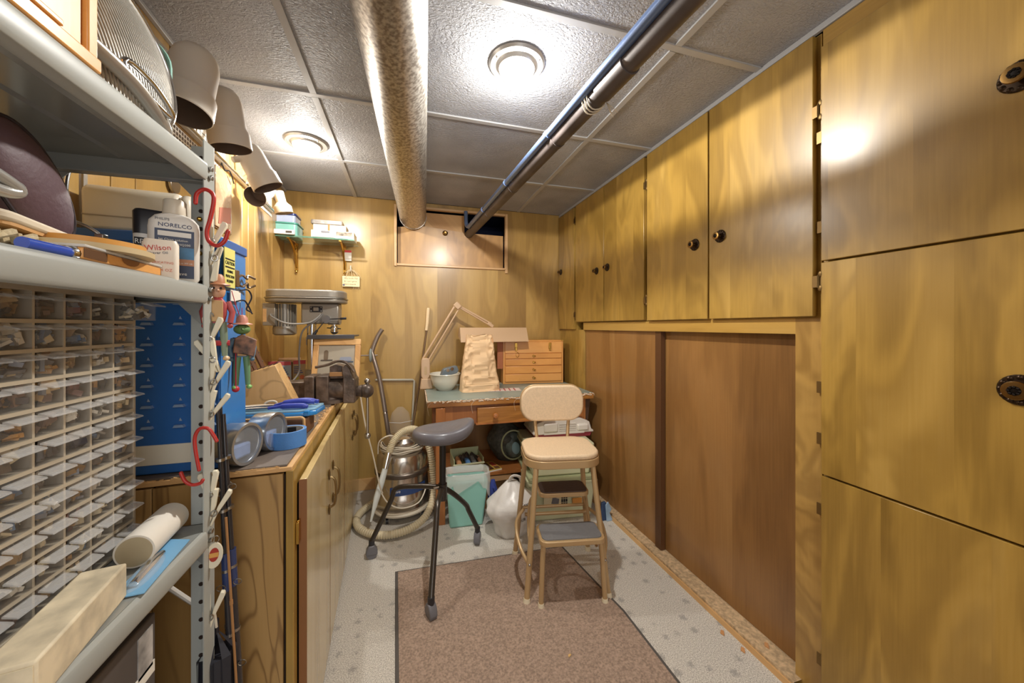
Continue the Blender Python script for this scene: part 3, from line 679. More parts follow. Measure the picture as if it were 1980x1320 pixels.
for k, tx in enumerate(('Any dumb Fish', 'will can\'t stop', 'fence boards')):
    text(['Any clown Fish', '& I can\'t grow', 'Dan\'s boards'][k], .0155, M_PEN, t, (-.042, -.0123, .055-.021*k), FRONT, sx=.95)
P('painted_diamond', G().prism([(-.045, .02), (-.035, .012), (-.045, .004), (-.055, .012)], -.0135, -.012, 'y'), plain('grey_violet', '6a6478', .6), t)
g = G()
for k in range(10):
    a = random.uniform(-1, 1); g.tube(cr_path([(0, -.01, .115), (.025*a, -.012, .125-.01*abs(a)), (.06*a, -.013, .10-.02*random.random()), (.075*a, -.012, .06)], 4), .0011, 5)
g.tube(cr_path([(-.045, -.008, .075), (-.035, -.01, .10), (0, -.012, .12), (.035, -.01, .1), (.05, -.008, .075)], 5), .0018, 6)
for k in range(4): g.tube([(.02+.01*k, -.01, .0), (.015+.014*k, -.01, -.022)], .0009, 4)
P('raffia_bow', g, plain('raffia', 'd9c49a', .7), t, smooth=True)
P('sign_hook', G().tube(cr_path([(.0, -.006, .15), (.0, -.016, .14), (.002, -.016, .12), (-.003, -.01, .112)], 4), .005, 8), M_CREAM, t, smooth=True)

# ---------------------------------------------------------------- rods and frames leaning on the back wall
t = T('vacuum_wand', 'bent grey metal vacuum wand leaning against the back wall', 'wand', (-.15, 2.72, 0))
M_WAND = plain('grey_brown_metal', '8a7d74', .3, .6)
P('wand_tube', G().tube(cr_path([(.045, -.085, .22), (.01, -.08, .50), (-.04, -.04, .80), (-.09, .0, .98), (-.095, .01, 1.02), (-.06, .03, 1.12), (-.03, .035, 1.17)], 6), .0155, 16), M_WAND, t, smooth=True)
P('wand_joint', G().tube([(-.003, -.070, .58), (-.005, -.069, .592)], .0175, 16), M_CHROME, t, smooth=True)
P('grip_disc', G().ball((-.105, -.01, .985), (.012, .02, .05), 14), plain('grey_disc', '8c9490', .4), t, smooth=True)
P('cross_pin', G().cyl((-.175, -.012, .985), (-.06, .0, .985), .005, n=8), M_WAND, t)
t = T('wooden_rod', 'thin brown rod leaning on the back wall with a cream handle at its top', 'rod', (.02, 2.72, 0))
P('shaft', G().tube([(-.035, -.06, .18), (.06, .02, .75), (.115, .055, 1.16)], .007, 10), plain('brown_shaft', '7c6248', .4, .3), t, smooth=True)
P('handle', G().tube([(.113, .055, 1.16), (.121, .058, 1.22), (.127, .06, 1.31), (.129, .062, 1.33)], [.011, .013, .014, .013], 14), plain('handle_cream', 'ecd2a8', .5), t, smooth=True)
t = T('bent_rod', 'thin pale bent metal rod standing behind the vacuum cleaner', 'rod', (-.05, 2.785, 0))
P('rod_bar', G().tube([(-.18, 0, .80), (.085, 0, .79), (.095, 0, .78), (.07, -.01, .25)], .0075, 8), plain('pale_rod', 'b9b4a4', .5), t, smooth=True)
t = T('clear_bag', 'clear plastic bag standing by the back wall behind the vacuum cleaner', 'bag', (-.055, 2.745, 0))
P('bag_film', G().lathe([(.07, .3), (.08, .42), (.075, .50), (.06, .56), (.02, .6)], n=20, sy=.4), clear('clear_film', (1,1,1), .10, .1), t, smooth=True)
P('bag_seam', G().tube([(-.085, -.03, .50), (0, -.05, .495), (.085, -.03, .5)], .002, 5), clear('film_edge', (1,1,1), .5, .1), t)
t = T('hanging_cord', 'thin white cord hanging down beside the vise handle', 'cord', (0, 0, 0))
P('cord', G().tube(cr_path([(-.245, 2.05, .83), (-.22, 2.06, .66), (-.185, 2.1, .48), (-.155, 2.14, .3), (-.14, 2.16, .24)], 6), .004, 8), M_CREAM, t, smooth=True)
P('cord_plug', G().cyl((-.248, 2.05, .82), (-.25, 2.05, .845), .006, n=8), M_CREAM, t)

# ---------------------------------------------------------------- canister vacuum
va = T('canister_vacuum', 'chrome canister vacuum cleaner wrapped with its ribbed beige hose', 'vacuum', (-.035, 2.40, 0))
M_VAC = plain('polished_aluminium', 'c8c0b6', .2, .95)
P('tank', G().lathe([(.155, .05), (.165, .06), (.17, .09), (.168, .15), (.163, .16), (.158, .27), (.163, .275), (.163, .30), (.155, .305), (.155, .37), (.145, .395), (.12, .41), (0, .41)], n=48), M_VAC, va, smooth=30)
P('tank_band', G().lathe([(.1635, .272), (.168, .278), (.168, .294), (.1635, .30)], n=48), plain('dark_band', '6b625a', .35, .8), va, smooth=30)
P('base_ring', G().lathe([(.15, .045), (.178, .05), (.182, .06), (.178, .07), (.16, .072)], n=48), M_CREAM, va, smooth=True)
P('motor_head', G().lathe([(.118, .41), (.122, .42), (.118, .47), (.10, .492), (.05, .505), (0, .507)], n=40), M_VAC, va, smooth=30)
g = G()
for k in range(5): g.tube([((.128+.006*(k % 2))*math.cos(2*PI*i/32), (.128+.006*(k % 2))*math.sin(2*PI*i/32), .415+.009*k+.004*math.sin(i+k)) for i in range(32)], .0045, 6, closed=True)
P('power_cord', g, M_CREAM, va, smooth=True)
P('carry_handle', G().tube(cr_path([(-.05, -.08, .49), (-.03, -.1, .515), (.03, -.1, .515), (.06, -.08, .49)], 5), .005, 8), M_CHROME, va, smooth=True)
P('switch', G().box(.075, .11, -.09, -.05, .44, .475), M_BLACK, va, bev=.004)
g = G()
for k in range(9):
    a = R(-115+9*k); a2 = R(-115+9*(k+1)); rr = .1645
    for q0, q1 in ((a, a2),):
        g.add([(rr*math.cos(q0), rr*math.sin(q0), .175), (rr*math.cos(q1), rr*math.sin(q1), .175), (rr*math.cos(q1), rr*math.sin(q1), .225), (rr*math.cos(q0), rr*math.sin(q0), .225)], [(0,1,2,3)])
P('name_plate', g, plain('navy_plate', '2a4478', .4), va)
text('Silver King', .026, M_WHITE, va, (-.052, -.170, .195), (R(90), 0, R(8)), sx=.95)
for k in range(4):
    a = R(45+90*k+10); c = (.15*math.cos(a), .15*math.sin(a), 0)
    q = P('caster', G().cyl((c[0]-.008, c[1], .017), (c[0]+.008, c[1], .017), .017, n=16), M_BLACK, va, smooth=True)
    P('caster_fork', G().box(c[0]-.012, c[0]-.009, c[1]-.01, c[1]+.01, .01, .05).box(c[0]+.009, c[0]+.012, c[1]-.01, c[1]+.01, .01, .05).box(c[0]-.012, c[0]+.012, c[1]-.01, c[1]+.01, .04, .05), M_STEEL, q)
# ribbed hose: from the crevice tool over the top, down the right, around the floor
hp = [(-.075, -.17, .44), (-.05, -.15, .50), (.0, -.12, .545), (.07, -.09, .55), (.13, -.08, .50), (.17, -.09, .40), (.185, -.10, .28), (.19, -.13, .17), (.15, -.21, .08), (.07, -.27, .04), (-.04, -.30, .03), (-.15, -.27, .03), (-.24, -.17, .03), (-.26, -.04, .03), (-.2, .09, .03), (-.1, .17, .05)]
path = cr_path(hp, 26)
P('hose', G().tube(path, [.0195+(.0022 if i % 3 else -.0018) for i in range(len(path))], 14), plain('beige_hose', 'd0c3a4', .5), va, smooth=50)
P('hose_cuff', G().tube([(-.075, -.17, .445), (-.085, -.183, .40), (-.093, -.193, .362)], [.021, .020, .018], 18), M_CHROME, va, smooth=True)
P('crevice_tool', G().tube([(-.092, -.192, .365), (-.11, -.21, .30), (-.135, -.235, .22), (-.165, -.265, .10)], [.018, .021, .020, .006], 16, flat=.7), clear('pale_tool', (.72,.76,.72), .95, .3), va, smooth=True)
hp2 = cr_path([(.16, -.1, .2), (.10, -.19, .14), (.02, -.2, .12)], 20)
P('lower_cord', G().tube(cr_path([(-.13, -.13, .22), (-.08, -.19, .16), (.0, -.2, .12), (.1, -.17, .13), (.15, -.1, .2)], 8), .004, 6), M_CREAM, va, smooth=True)
P('upper_cord', G().tube(cr_path([(-.14, -.1, .42), (-.13, -.12, .50), (-.07, -.12, .53), (-.02, -.11, .50)], 8), .004, 6), M_CREAM, va, smooth=True)

# ---------------------------------------------------------------- swivel stool
st = T('swivel_stool', 'black padded swivel stool on three bent metal legs with casters', 'stool', (.165, 1.80, 0))
M_STL = plain('dark_tube', '4d4844', .3, .7)
M_SEAT = plain('grey_vinyl', '66646a', .38, bump=.05, bscale=50, coat=.3)
# bicycle-like saddle: ring mesh
def saddle():
    g = G(); n = 40; vs = []
    def rim(a):
        r = .148+.0*math.cos(a)
        x = r*math.cos(a); y = .115*math.sin(a)
        if x > 0: y *= 1-.12*x/.148
        if abs(math.sin(a)) < .999: pass
        z = .03*(max(0, x)/.148)**2*1.6+.004*(min(0, x)/.148)**2
        if x > .03: y += -.02*(x-.03)/.118*2
        return x, y, z
    prof = [(0, -.035), (.80, -.035), (.93, -.03), (.985, -.018), (1, 0), (.985, .014), (.93, .024), (.80, .028), (.55, .020), (.3, .014), (0, .012)]
    for s_, dz in prof:
        for k in range(n):
            x, y, z = rim(2*PI*k/n); vs.append((x*max(s_, .001), y*max(s_, .001), z*s_*s_+dz))
    fs = [(i*n+k, i*n+(k+1) % n, (i+1)*n+(k+1) % n, (i+1)*n+k) for i in range(len(prof)-1) for k in range(n)]
    return g.add(vs, fs)
P('seat', saddle(), M_SEAT, st, smooth=60, loc=(.0, 0, .662), rot=(0, 0, R(12)))
P('seat_post', G().cyl((0, 0, .36), (0, 0, .65), .016, n=18), plain('black_post', '2a2828', .35, .3), st, smooth=True)
P('hub', G().cyl((0, 0, .33), (0, 0, .41), .022, n=20), M_STL, st, smooth=True)
P('hub_bolt', G().cyl((-.02, -.012, .40), (-.045, -.018, .40), .007, n=8), M_STEEL, st, smooth=True)
def leg(end, mid1):
    e = Vector(end); h = Vector((0, 0, .392)); m = Vector(mid1)
    pts = cr_path([h, h.lerp(m, .5)+Vector((0, 0, .008)), m, m.lerp(e, .25), e], 7)
    l = P('leg', G().tube(pts, .0125, 14), M_STL, st, smooth=True)
    return l
ft = [(-.345, .165), (-.075, -.315), (.20, .13)]
mids = [(-.22, .10, .37), (-.035, -.12, .36), (.13, .085, .245)]
for (fx, fy), m in zip(ft, mids):
    l = leg((fx, fy, .085), m)
    Mz = Matrix.Translation((fx, fy, 0)) @ Matrix.Rotation(math.atan2(fy, fx)+R(35), 4, 'Z')
    c = P('caster', G().tube([Mz @ Vector(p) for p in ((0, -.014, .026), (0, .014, .026))], .026, 20), M_GREYP, l, smooth=True)
    P('caster_hood', G().prism([(-.029, .018), (.029, .022), (.024, .05), (.010, .068), (-.012, .068), (-.027, .045)], -.017, .017, 'y', M=Mz), M_GREYP, l, bev=.005)
    P('caster_stem', G().cyl((fx, fy, .06), (fx, fy, .092), .0145, n=14), M_BLACK, l, smooth=True)

# ---------------------------------------------------------------- tan step stool chair
ss = T('step_stool_chair', 'tan metal step stool chair with padded back and fold-out steps', 'chair', (.70, 1.60, 0), -10.5)
P('seat', G().prism(rrect(.345, .285, .085, 8, 0, -.005), .592, .616), M_TANV, ss, bev=.009, seg=3)
P('seat_band', G().prism(rrect(.352, .292, .088, 8, 0, -.005), .557, .592), M_TAN, ss, bev=.003)
bk = P('backrest', G().prism(rrect(.33, .185, .075, 8, 0, .79), .125, .15, 'y'), M_TANV, ss, bev=.009, seg=3)
P('back_shell', G().prism(rrect(.338, .193, .078, 8, 0, .79), .148, .158, 'y'), M_TAN, bk, bev=.003)
for sx in (-1, 1):
    P('back_support', G().tube(cr_path([(sx*.075, .12, .56), (sx*.082, .14, .62), (sx*.09, .152, .70), (sx*.095, .155, .74)], 5), .011, 12, flat=.7), M_TAN, ss, smooth=True)
feet = {(-1,-1): ((-.130, -.125, .56), (-.182, -.185, 0)), (1,-1): ((.130, -.125, .56), (.182, -.185, 0)),
        (-1,1): ((-.145, .10, .55), (-.195, .15, 0)), (1,1): ((.145, .10, .55), (.195, .15, 0))}
for k, (a, b) in feet.items():
    a, b = Vector(a), Vector(b)
    l = P('leg', G().tube([a, a.lerp(b, .97)], .0125, 14), M_TAN, ss, smooth=True)
    P('rubber_foot', G().tube([a.lerp(b, .955), b], [.0145, .016], 14), M_RUB, l, smooth=True)
P('cross_rail', G().cyl((-.16, .12, .26), (.16, .12, .26), .008, n=10).cyl((-.155, .06, .255), (.155, .06, .255), .009, n=10), M_TAN, ss, smooth=True)
P('step', G().prism(rrect(.235, .13, .03, 5, .01, -.03), .405, .425), M_TAN, ss, bev=.003, label='upper step')
P('step_pad', G().prism(rrect(.22, .115, .025, 5, .01, -.03), .425, .429), plain('brown_rubber_pad', '4a3c38', .6, bump=.4, bscale=60), ss)
P('step', G().prism(rrect(.285, .145, .03, 5, .015, -.155), .262, .284), M_TAN, ss, bev=.003, label='lower step')
P('step_pad', G().prism(rrect(.262, .125, .025, 5, .015, -.153), .284, .288), plain('grey_rubber_pad', '6e6e70', .6, bump=.4, bscale=60), ss)
for sx, x0 in ((-1, -.112), (1, .142)):
    P('step_leg', G().tube(cr_path([(x0*.9, -.19, .268), (x0, -.20, .245), (x0+sx*.012, -.215, .02)], 6), .011, 12), M_TAN, ss, smooth=True)
    P('rubber_foot', G().tube([(x0+sx*.0118, -.2145, .024), (x0+sx*.0125, -.216, 0)], [.013, .0145], 14), M_RUB, ss, smooth=True)
    P('step_brace', G().tube(cr_path([(sx*.165, -.165, .15), (sx*.20, -.10, .20), (sx*.205, .0, .25), (sx*.16, .08, .27)], 6), .008, 10).tube(cr_path([(sx*.12, -.05, .41), (sx*.14, 0, .34), (sx*.15, -.03, .22), (sx*.15, -.12, .19)], 6), .007, 10), M_TAN, ss, smooth=True)
    P('pivot_bolt', G().ball((sx*.168, -.183, .165), (.006, .006, .006), 8), M_STEEL, ss, smooth=True)

# ---------------------------------------------------------------- desk and what is on it
DX, DY = .11, 2.17
dk = T('old_desk', 'old oak desk with a worn teal top and one drawer against the back wall', 'desk', (DX, DY, 0), -1.0)
P('top_board', G().box(0, 1.09, 0, .60, .705, .742), M_DESK, dk, bev=.003)
P('top_covering', G().box(.003, 1.085, .003, .597, .742, .7455), plain('worn_teal_top', '8e9d96', .35, var=.25, bscale=9), dk)
g = G()
for k in range(170):
    x = random.uniform(0, 1.09); g.cb((x, -.003, random.uniform(.732, .745)), (random.uniform(.004, .016), .003, random.uniform(.003, .008)), (random.uniform(-.5, .5), random.uniform(-.4, .4), 0))
for k in range(60):
    y = random.uniform(0, .5); g.cb((-.002, y, .739), (.004, random.uniform(.004, .016), .008), (.2, random.uniform(-.4, .4), 0)); g.cb((1.091, y, .735), (.004, random.uniform(.006, .016), .012), (.2, random.uniform(-.4, .4), 0))
for k in range(5):
    x = random.choice((.25, .28, .55, .02, 1.08)); g.tube(cr_path([(x, -.003, .735), (x-.02, -.01, .71), (x-.01, -.006, .66)], 4), .0008, 4)
P('frayed_fringe', g, plain('frayed_cloth', 'dcc8b0', .9), dk, stuff=True)
P('apron', G().box(.06, 1.03, .03, .05, .585, .705), M_DESKV, dk)
for x in (.05, 1.0): 
    P('leg', G().box(x, x+.055, .0, .055, 0, .70) if x < .5 else G().box(x, x+.055, .05, .105, 0, .70), M_DESKV, dk, bev=.003)
    P('leg', G().box(x, x+.055, .50, .555, 0, .70), M_DESKV, dk, bev=.003)
P('side_panel', G().box(1.01, 1.03, .1, .5, .1, .70), plain('dark_side', '4a3424', .6), dk)
P('side_brace', G().prism([(1.055, .70), (1.09, .70), (1.06, .45), (1.055, .45)], .05, .075, 'y'), plain('dark_side', '4a3424', .6), dk)
d = P('drawer', G().box(.30, .80, -.0, .03, .59, .688), M_DESK, dk, bev=.003)
P('drawer_knob', G().lathe([(.008, 0), (.007, .012), (.016, .02), (.018, .028), (.014, .036), (0, .038)], c=(.41, 0, .64), M=Matrix.Rotation(R(90), 4, 'X'), n=20), M_DESKV, d, smooth=True)
P('drawer_lip', G().box(.29, .81, -.006, .03, .586, .593), M_DESKV, d)
P('lower_shelf', G().box(.08, 1.02, .12, .56, .215, .235), M_DESKV, dk)
P('back_panel', G().box(.06, 1.03, .565, .58, .1, .70), M_WALN, dk)
ZD = .7465
# brown paper bag
def paperbag():
    g = G(); n = 88; m = 56; vs = []
    for j in range(m+1):
        t = j/m; hw = .14*(1-t)+.092*t; hd = .07*(1-t)**.8+.008
        if t < .15: hw -= .004*(.15-t)/.15
        for k in range(n):
            a = 2*PI*k/n; c, s_ = math.cos(a), math.sin(a)
            e = .35
            x = hw*math.copysign(abs(c)**e, c); y = hd*math.copysign(abs(s_)**e, s_)
            w = 0 if j == 0 else 1; zz0 = t*.385
            amp = (.010 if t < .9 else .004)*w
            from mathutils import noise
            nz = noise.noise(Vector((x*12+zz0*5, y*12+3, zz0*12-x*4)))*1.0+noise.noise(Vector((x*30, y*30, zz0*30)))*.5
            zz = t*.385; ridge = abs(noise.noise(Vector((x*17+zz*8+5, zz*17-x*8, y*9))))+.6*abs(noise.noise(Vector((x*26-zz*20, zz*26+x*20, 6.7+y*9))))
            y2 = y+math.copysign(1, s_ if abs(s_) > .01 else 1)*(nz*amp-ridge*.027*w)
            vs.append((x+nz*.003*w, y2, t*.385+nz*.004*w+(0 if t < .97 else .004*math.sin(k*1.3))))
    fs = [(j*n+k, j*n+(k+1) % n, (j+1)*n+(k+1) % n, (j+1)*n+k) for j in range(m) for k in range(n)]
    fs.append(tuple(range(n))[::-1])
    return g.add(vs, fs)
bag = T('paper_bag', 'crumpled brown paper grocery bag standing on the desk', 'bag', (.478, 2.46, ZD), 4)
P('bag_paper', paperbag(), plain('kraft_paper', 'e4c298', .8, bump=.25, bscale=45), bag, smooth=25)
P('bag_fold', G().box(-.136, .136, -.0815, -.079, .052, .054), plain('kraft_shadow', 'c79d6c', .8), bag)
# bowl with grey part
bw = T('mixing_bowl', 'white mixing bowl on the desk beside the paper bag', 'bowl', (.250, 2.54, ZD))
P('bowl_shell', G().lathe([(.05, 0), (.055, .004), (.085, .04), (.097, .075), (.102, .105), (.108, .112), (.106, .116), (.098, .108), (.09, .075), (.075, .04), (.045, .012), (0, .01)], n=40), plain('milk_glass', 'dad5c6', .2, coat=.4), bw, smooth=60)
P('bowl_foot', G().lathe([(.048, -.0005), (.052, .0), (.052, .006), (.048, .006)], n=32), plain('milk_glass', 'c9cabb', .2), bw)
t = T('grey_bracket', 'grey plastic tool part lying in the white bowl', 'tool', (.268, 2.52, ZD+.108), 10, rot=(0, R(-14), R(8)))
P('bracket_body', G().prism([(-.06, -.005), (.06, -.004), (.075, .012), (.07, .045), (-.015, .05), (-.03, .04)], -.03, .03, 'y'), plain('blue_grey_plastic', '68747c', .35), t, bev=.004)
P('steel_roller', G().cyl((-.0, -.033, .035), (.0, .033, .035), .012, n=14).cyl((.03, -.033, .035), (.03, .033, .035), .012, n=14), M_CHROME, t, smooth=True)
# desk lamp
lp = T('desk_lamp', 'beige fluorescent swing arm desk lamp clamped to the desk corner', 'lamp', (.125, 2.62, ZD))
P('clamp_base', G().prism([(-.045, 0), (.045, 0), (.035, .075), (-.035, .075)], -.035, .035, 'y'), M_LAMPT, lp, bev=.006)
P('pivot_housing', G().prism(rrect(.062, .15, .025, 6, -.005, .145), -.02, .02, 'y'), M_LAMPT, lp, bev=.006)
P('pivot_slot', G().prism(rrect(.018, .06, .009, 5, -.005, .13), -.0215, -.02, 'y'), M_TAN, lp)
P('arm', G().cyl((-.025, 0, .21), (.205, 0, .595), .008, n=10).cyl((.02, 0, .21), (.235, 0, .575), .006, n=10), M_LAMPT, lp, smooth=True, label='lower arm')
P('arm', G().cyl((.215, 0, .605), (.475, 0, .465), .008, n=10).cyl((.24, -.0, .58), (.465, 0, .452), .006, n=10), M_LAMPT, lp, smooth=True, label='upper arm')
P('elbow_joint', G().cb((.222, 0, .595), (.05, .03, .042), (0, R(45), 0)), M_LAMPT, lp, bev=.006)
P('shade_joint', G().cb((.47, 0, .455), (.05, .025, .025), (0, R(35), 0)), M_LAMPT, lp, bev=.005)
P('lamp_shade', G().prism([(-.03, .435), (.03, .435), (.085, .375), (.08, .372), (.028, .43), (-.028, .43), (-.08, .33), (-.085, .33)], .24, .74, 'x', M=Matrix.Translation((0, 0, 0))), M_LAMPT, lp, bev=.002)
P('lamp_end_cap', G().prism([(-.03, .435), (.03, .435), (.085, .375), (-.085, .33)], .236, .242, 'x').prism([(-.03, .435), (.03, .435), (.085, .375), (-.085, .33)], .738, .744, 'x'), M_LAMPT, lp)
P('lamp_tube', G().cyl((.25, 0, .395), (.73, 0, .395), .012, n=14), M_WHITE, lp, smooth=True)
# machinist chest
ch = T('drawer_chest', 'orange oak tool chest with four shallow drawers and brass latches on the desk', 'chest', (.70, 2.645, ZD), -6)
P('chest_body', G().box(0, .012, 0, .14, 0, .325).box(.468, .48, 0, .14, 0, .325).box(.012, .468, .004, .14, 0, .325), M_CHEST, ch, bev=.002)
P('chest_lid', G().box(-.001, .481, -.003, .142, .325, .337), M_CHEST, ch, bev=.003)
P('lid_front', G().box(.013, .467, -.004, .006, .238, .325), M_CHEST, ch, bev=.002)
for z0_, z1_ in ((.196, .234), (.142, .192), (.080, .138), (.018, .076)):
    d = P('drawer', G().box(.015, .465, -.007, .006, z0_, z1_), M_CHEST, ch, bev=.003)
    P('drawer_knob', G().cyl((.24, -.006, (z0_+z1_)/2), (.24, -.016, (z0_+z1_)/2), .004, n=10).ball((.24, -.018, (z0_+z1_)/2), (.014, .005, .005), 10).cb((.24, -.0075, (z0_+z1_)/2), (.022, .001, .012), (0, .6, 0)), M_BRASS, d, smooth=True)
for x in (.10, .37):
    q_ = P('latch', G().box(x-.011, x+.011, -.009, -.003, .268, .318), M_BRASS, ch, bev=.002)
    P('latch_catch', G().box(x-.008, x+.008, -.013, -.009, .255, .285), M_BRASS, q_, bev=.002)
P('latch_ring', G().tube([(.11+.012*math.cos(a*PI/8), -.01, .225+.018*math.sin(a*PI/8)) for a in range(16)], .002, 6, closed=True), M_BRASS, ch, smooth=True)
for x in (.0, .46): P('corner_bracket', G().box(x, x+.02, -.0045, .02, .331, .3385), M_BRASS, ch)
P('side_handle', G().box(-.045, -.002, .0, .01, .12, .335), plain('red_brown_flap', 'b06a44', .6), ch)
t = T('printed_cloth', 'red and white printed paper lying on the desk in front of the chest', 'paper', (.62, 2.42, ZD), -8)
P('sheet', G().box(-.09, .14, -.05, .06, 0, .0015), plain('print_paper', 'e4d2c8', .7), t)
for k in range(6): P('red_line', G().box(-.08+.035*k, -.07+.035*k, -.045, .055, .0015, .0019), plain('faded_red', 'b8605c', .7), t)

# ---------------------------------------------------------------- under the desk
t = T('waste_bin', 'teal plastic waste bin lined with a translucent white bag', 'bin', (.345, 2.18, 0), -4)
P('bin_shell', G().prism([(-.105, 0), (.09, 0), (.125, .27), (-.125, .27)], -.07, .07, 'y'), plain('teal_bin', '8fc6ba', .4), t, bev=.012, seg=3)
def liner():
    g = G(); n = 60; vs = []
    from mathutils import noise
    for j in range(9):
        t_ = j/8
        for k in range(n):
            a = 2*PI*k/n; c, s_ = math.cos(a), math.sin(a); e = .35
            nz = noise.noise(Vector((c*4, s_*4, t_*3)))
            if t_ < .6: z = .272+.045*(t_/.6)+nz*.008; ex = .006+.006*nz
            else: z = .315-(t_-.6)/.4*(.13+.07*nz+.05*max(0, -s_)*math.cos(a*2)); ex = .012+.01*nz
            if t_ < .6: ex = -.01+.02*t_
            vs.append(((.125+ex)*math.copysign(abs(c)**e, c), (.07+ex)*math.copysign(abs(s_)**e, s_), z))
    fs = [(j*n+k, j*n+(k+1) % n, (j+1)*n+(k+1) % n, (j+1)*n+k) for j in range(8) for k in range(n)]
    return g.add(vs, fs)
P('bin_liner', liner(), clear('bin_liner_film', (.9,.9,.88), .45, .25), t, smooth=True)
def blob(rx, ry, h, lump, seed, neck=.0, n=56, m=34, nr=.2):
    from mathutils import noise
    g = G(); vs = []
    for j in range(m+1):
        t_ = j/m
        if t_ < .62: r = math.sin(PI*(.12+.38*t_/.62))**.6
        else: r = 1-(1-nr)*((t_-.62)/.38)**1.1
        for k in range(n):
            a = 2*PI*k/n; c, s_ = math.cos(a), math.sin(a)
            nz = noise.noise(Vector((c*1.6+seed, s_*1.6, t_*3)))+.45*abs(noise.noise(Vector((c*7+seed, s_*7, t_*5+3))))
            rr = r*(1+lump*nz)
            vs.append((rx*rr*c, ry*rr*s_, h*t_ if j else 0))
    fs = [(j*n+k, j*n+(k+1) % n, (j+1)*n+(k+1) % n, (j+1)*n+k) for j in range(m) for k in range(n)]
    fs.append(tuple(range(n))[::-1]); fs.append(tuple(m*n+k for k in range(n)))
    return g.add(vs, fs)
t = T('plastic_shopping_bag', 'full white plastic shopping bag with black print on the floor', 'bag', (.575, 1.98, 0), 0)
P('bag_film', blob(.138, .11, .30, .22, 2.2, nr=.22), plain('white_film', 'dedbd6', .3, bump=.5, bscale=26), t, smooth=True)
P('bag_handle', G().tube(cr_path([(-.02, 0, .28), (.0, -.01, .33), (.05, -.01, .315), (.06, 0, .25)], 6), .018, 8, flat=.4), plain('white_film', 'dedbd6', .3), t, smooth=True)
text('Save', .04, M_BLACKM, t, (.02, -.122, .19), (R(80), 0, R(25)))
text('YOUR', .022, M_BLACKM, t, (-.01, -.140, .125), (R(86), 0, R(20)))
text('SH', .05, plain('print_violet', '2a2440', .6), t, (.05, -.128, .12), (R(86), 0, R(28)))
M_TOTE = plain('green_tote', 'ccceaa', .45)
M_TOTED = plain('green_tote_dark', 'b0b68e', .45)
for i, (z, lab) in enumerate(((.0, 'pale green storage tote at the bottom of the stack under the desk'), (.262, 'pale green storage tote on top of the lower tote under the desk'))):
    t = T('storage_tote', lab, 'tote', (.94, 2.20 if i == 0 else 2.22, z), -6, group='green storage totes under the desk')
    h = .22 if i == 0 else .15
    P('tote_body', G().prism([(-.18, 0), (.18, 0), (.21, h), (-.21, h)], -.17, .2, 'y'), M_TOTE, t, bev=.01)
    P('tote_rim', G().prism(rrect(.445, .41, .02, 4, 0, .015), h, h+.014), M_TOTE, t, bev=.003)
    P('tote_lid', G().prism(rrect(.43, .39, .02, 4, 0, .015), h+.014, h+.04), M_TOTED if i == 0 else M_TOTE, t, bev=.006)
    if i == 0:
        for x in (-.13, .0, .12): P('tote_clip', G().box(x-.01, x+.01, -.205, -.19, h-.03, h+.02), M_TOTED, t, bev=.003)
        lb = P('box_label', G().prism([(-.13, .09), (.02, .09), (.02, .19), (-.13, .19)], -.197, -.188, 'y'), plain('label_cream', 'd9cfae', .7), t)
        text('3', .035, M_BLACKM, lb, (-.122, -.1975, .16), FRONT)
        text('10', .018, M_BLACKM, lb, (-.122, -.1975, .10), FRONT)
        P('label_drawing', G().prism([(-.085, .115), (-.04, .105), (-.035, .14), (-.075, .155)], -.199, -.197, 'y'), M_GREYP, lb)
        g = G()
        for a in range(3):
            for b_ in range(4): g.box(-.022+.014*a, -.011+.014*a, -.199, -.197, .097+.022*b_, .115+.022*b_)
        P('label_icons', g, M_BLACKM, lb)
        P('orange_label', G().box(.05, .11, -.199, -.19, .10, .135), plain('label_orange', 'c8883c', .6), t)
cl = T('cooler_box', 'cream and red tackle box with handle on top of the green totes', 'box', (1.0, 2.30, .452), -4)
M_CBOX = plain('cooler_cream', 'ddd6cc', .4)
P('lower_body', G().prism([(-.19, 0), (.19, 0), (.205, .03), (-.205, .03)], -.12, .12, 'y'), plain('cooler_red', '9e3c48', .4), cl, bev=.004)
P('lid', G().prism([(-.21, .03), (.21, .03), (.21, .042), (.195, .05), (.18, .10), (.12, .125), (-.13, .125), (-.195, .10), (-.2, .05), (-.21, .042)], -.13, .13, 'y'), M_CBOX, cl, bev=.004)
P('lid_panel', G().box(-.14, -.045, -.145, -.12, .045, .105).box(.09, .17, -.145, -.12, .045, .09), M_CBOX, cl, bev=.01)
for k in range(4): P('lid_rib', G().box(-.035, .08, -.136, -.13, .05+.014*k, .056+.014*k), M_CBOX, cl)
P('carry_handle', G().box(-.06, .06, -.03, .03, .124, .138), plain('cooler_red', '9e3c48', .4), cl, bev=.004)
P('side_band', G().box(-.14, .14, -.138, -.13, .03, .045), M_CBOX, cl)
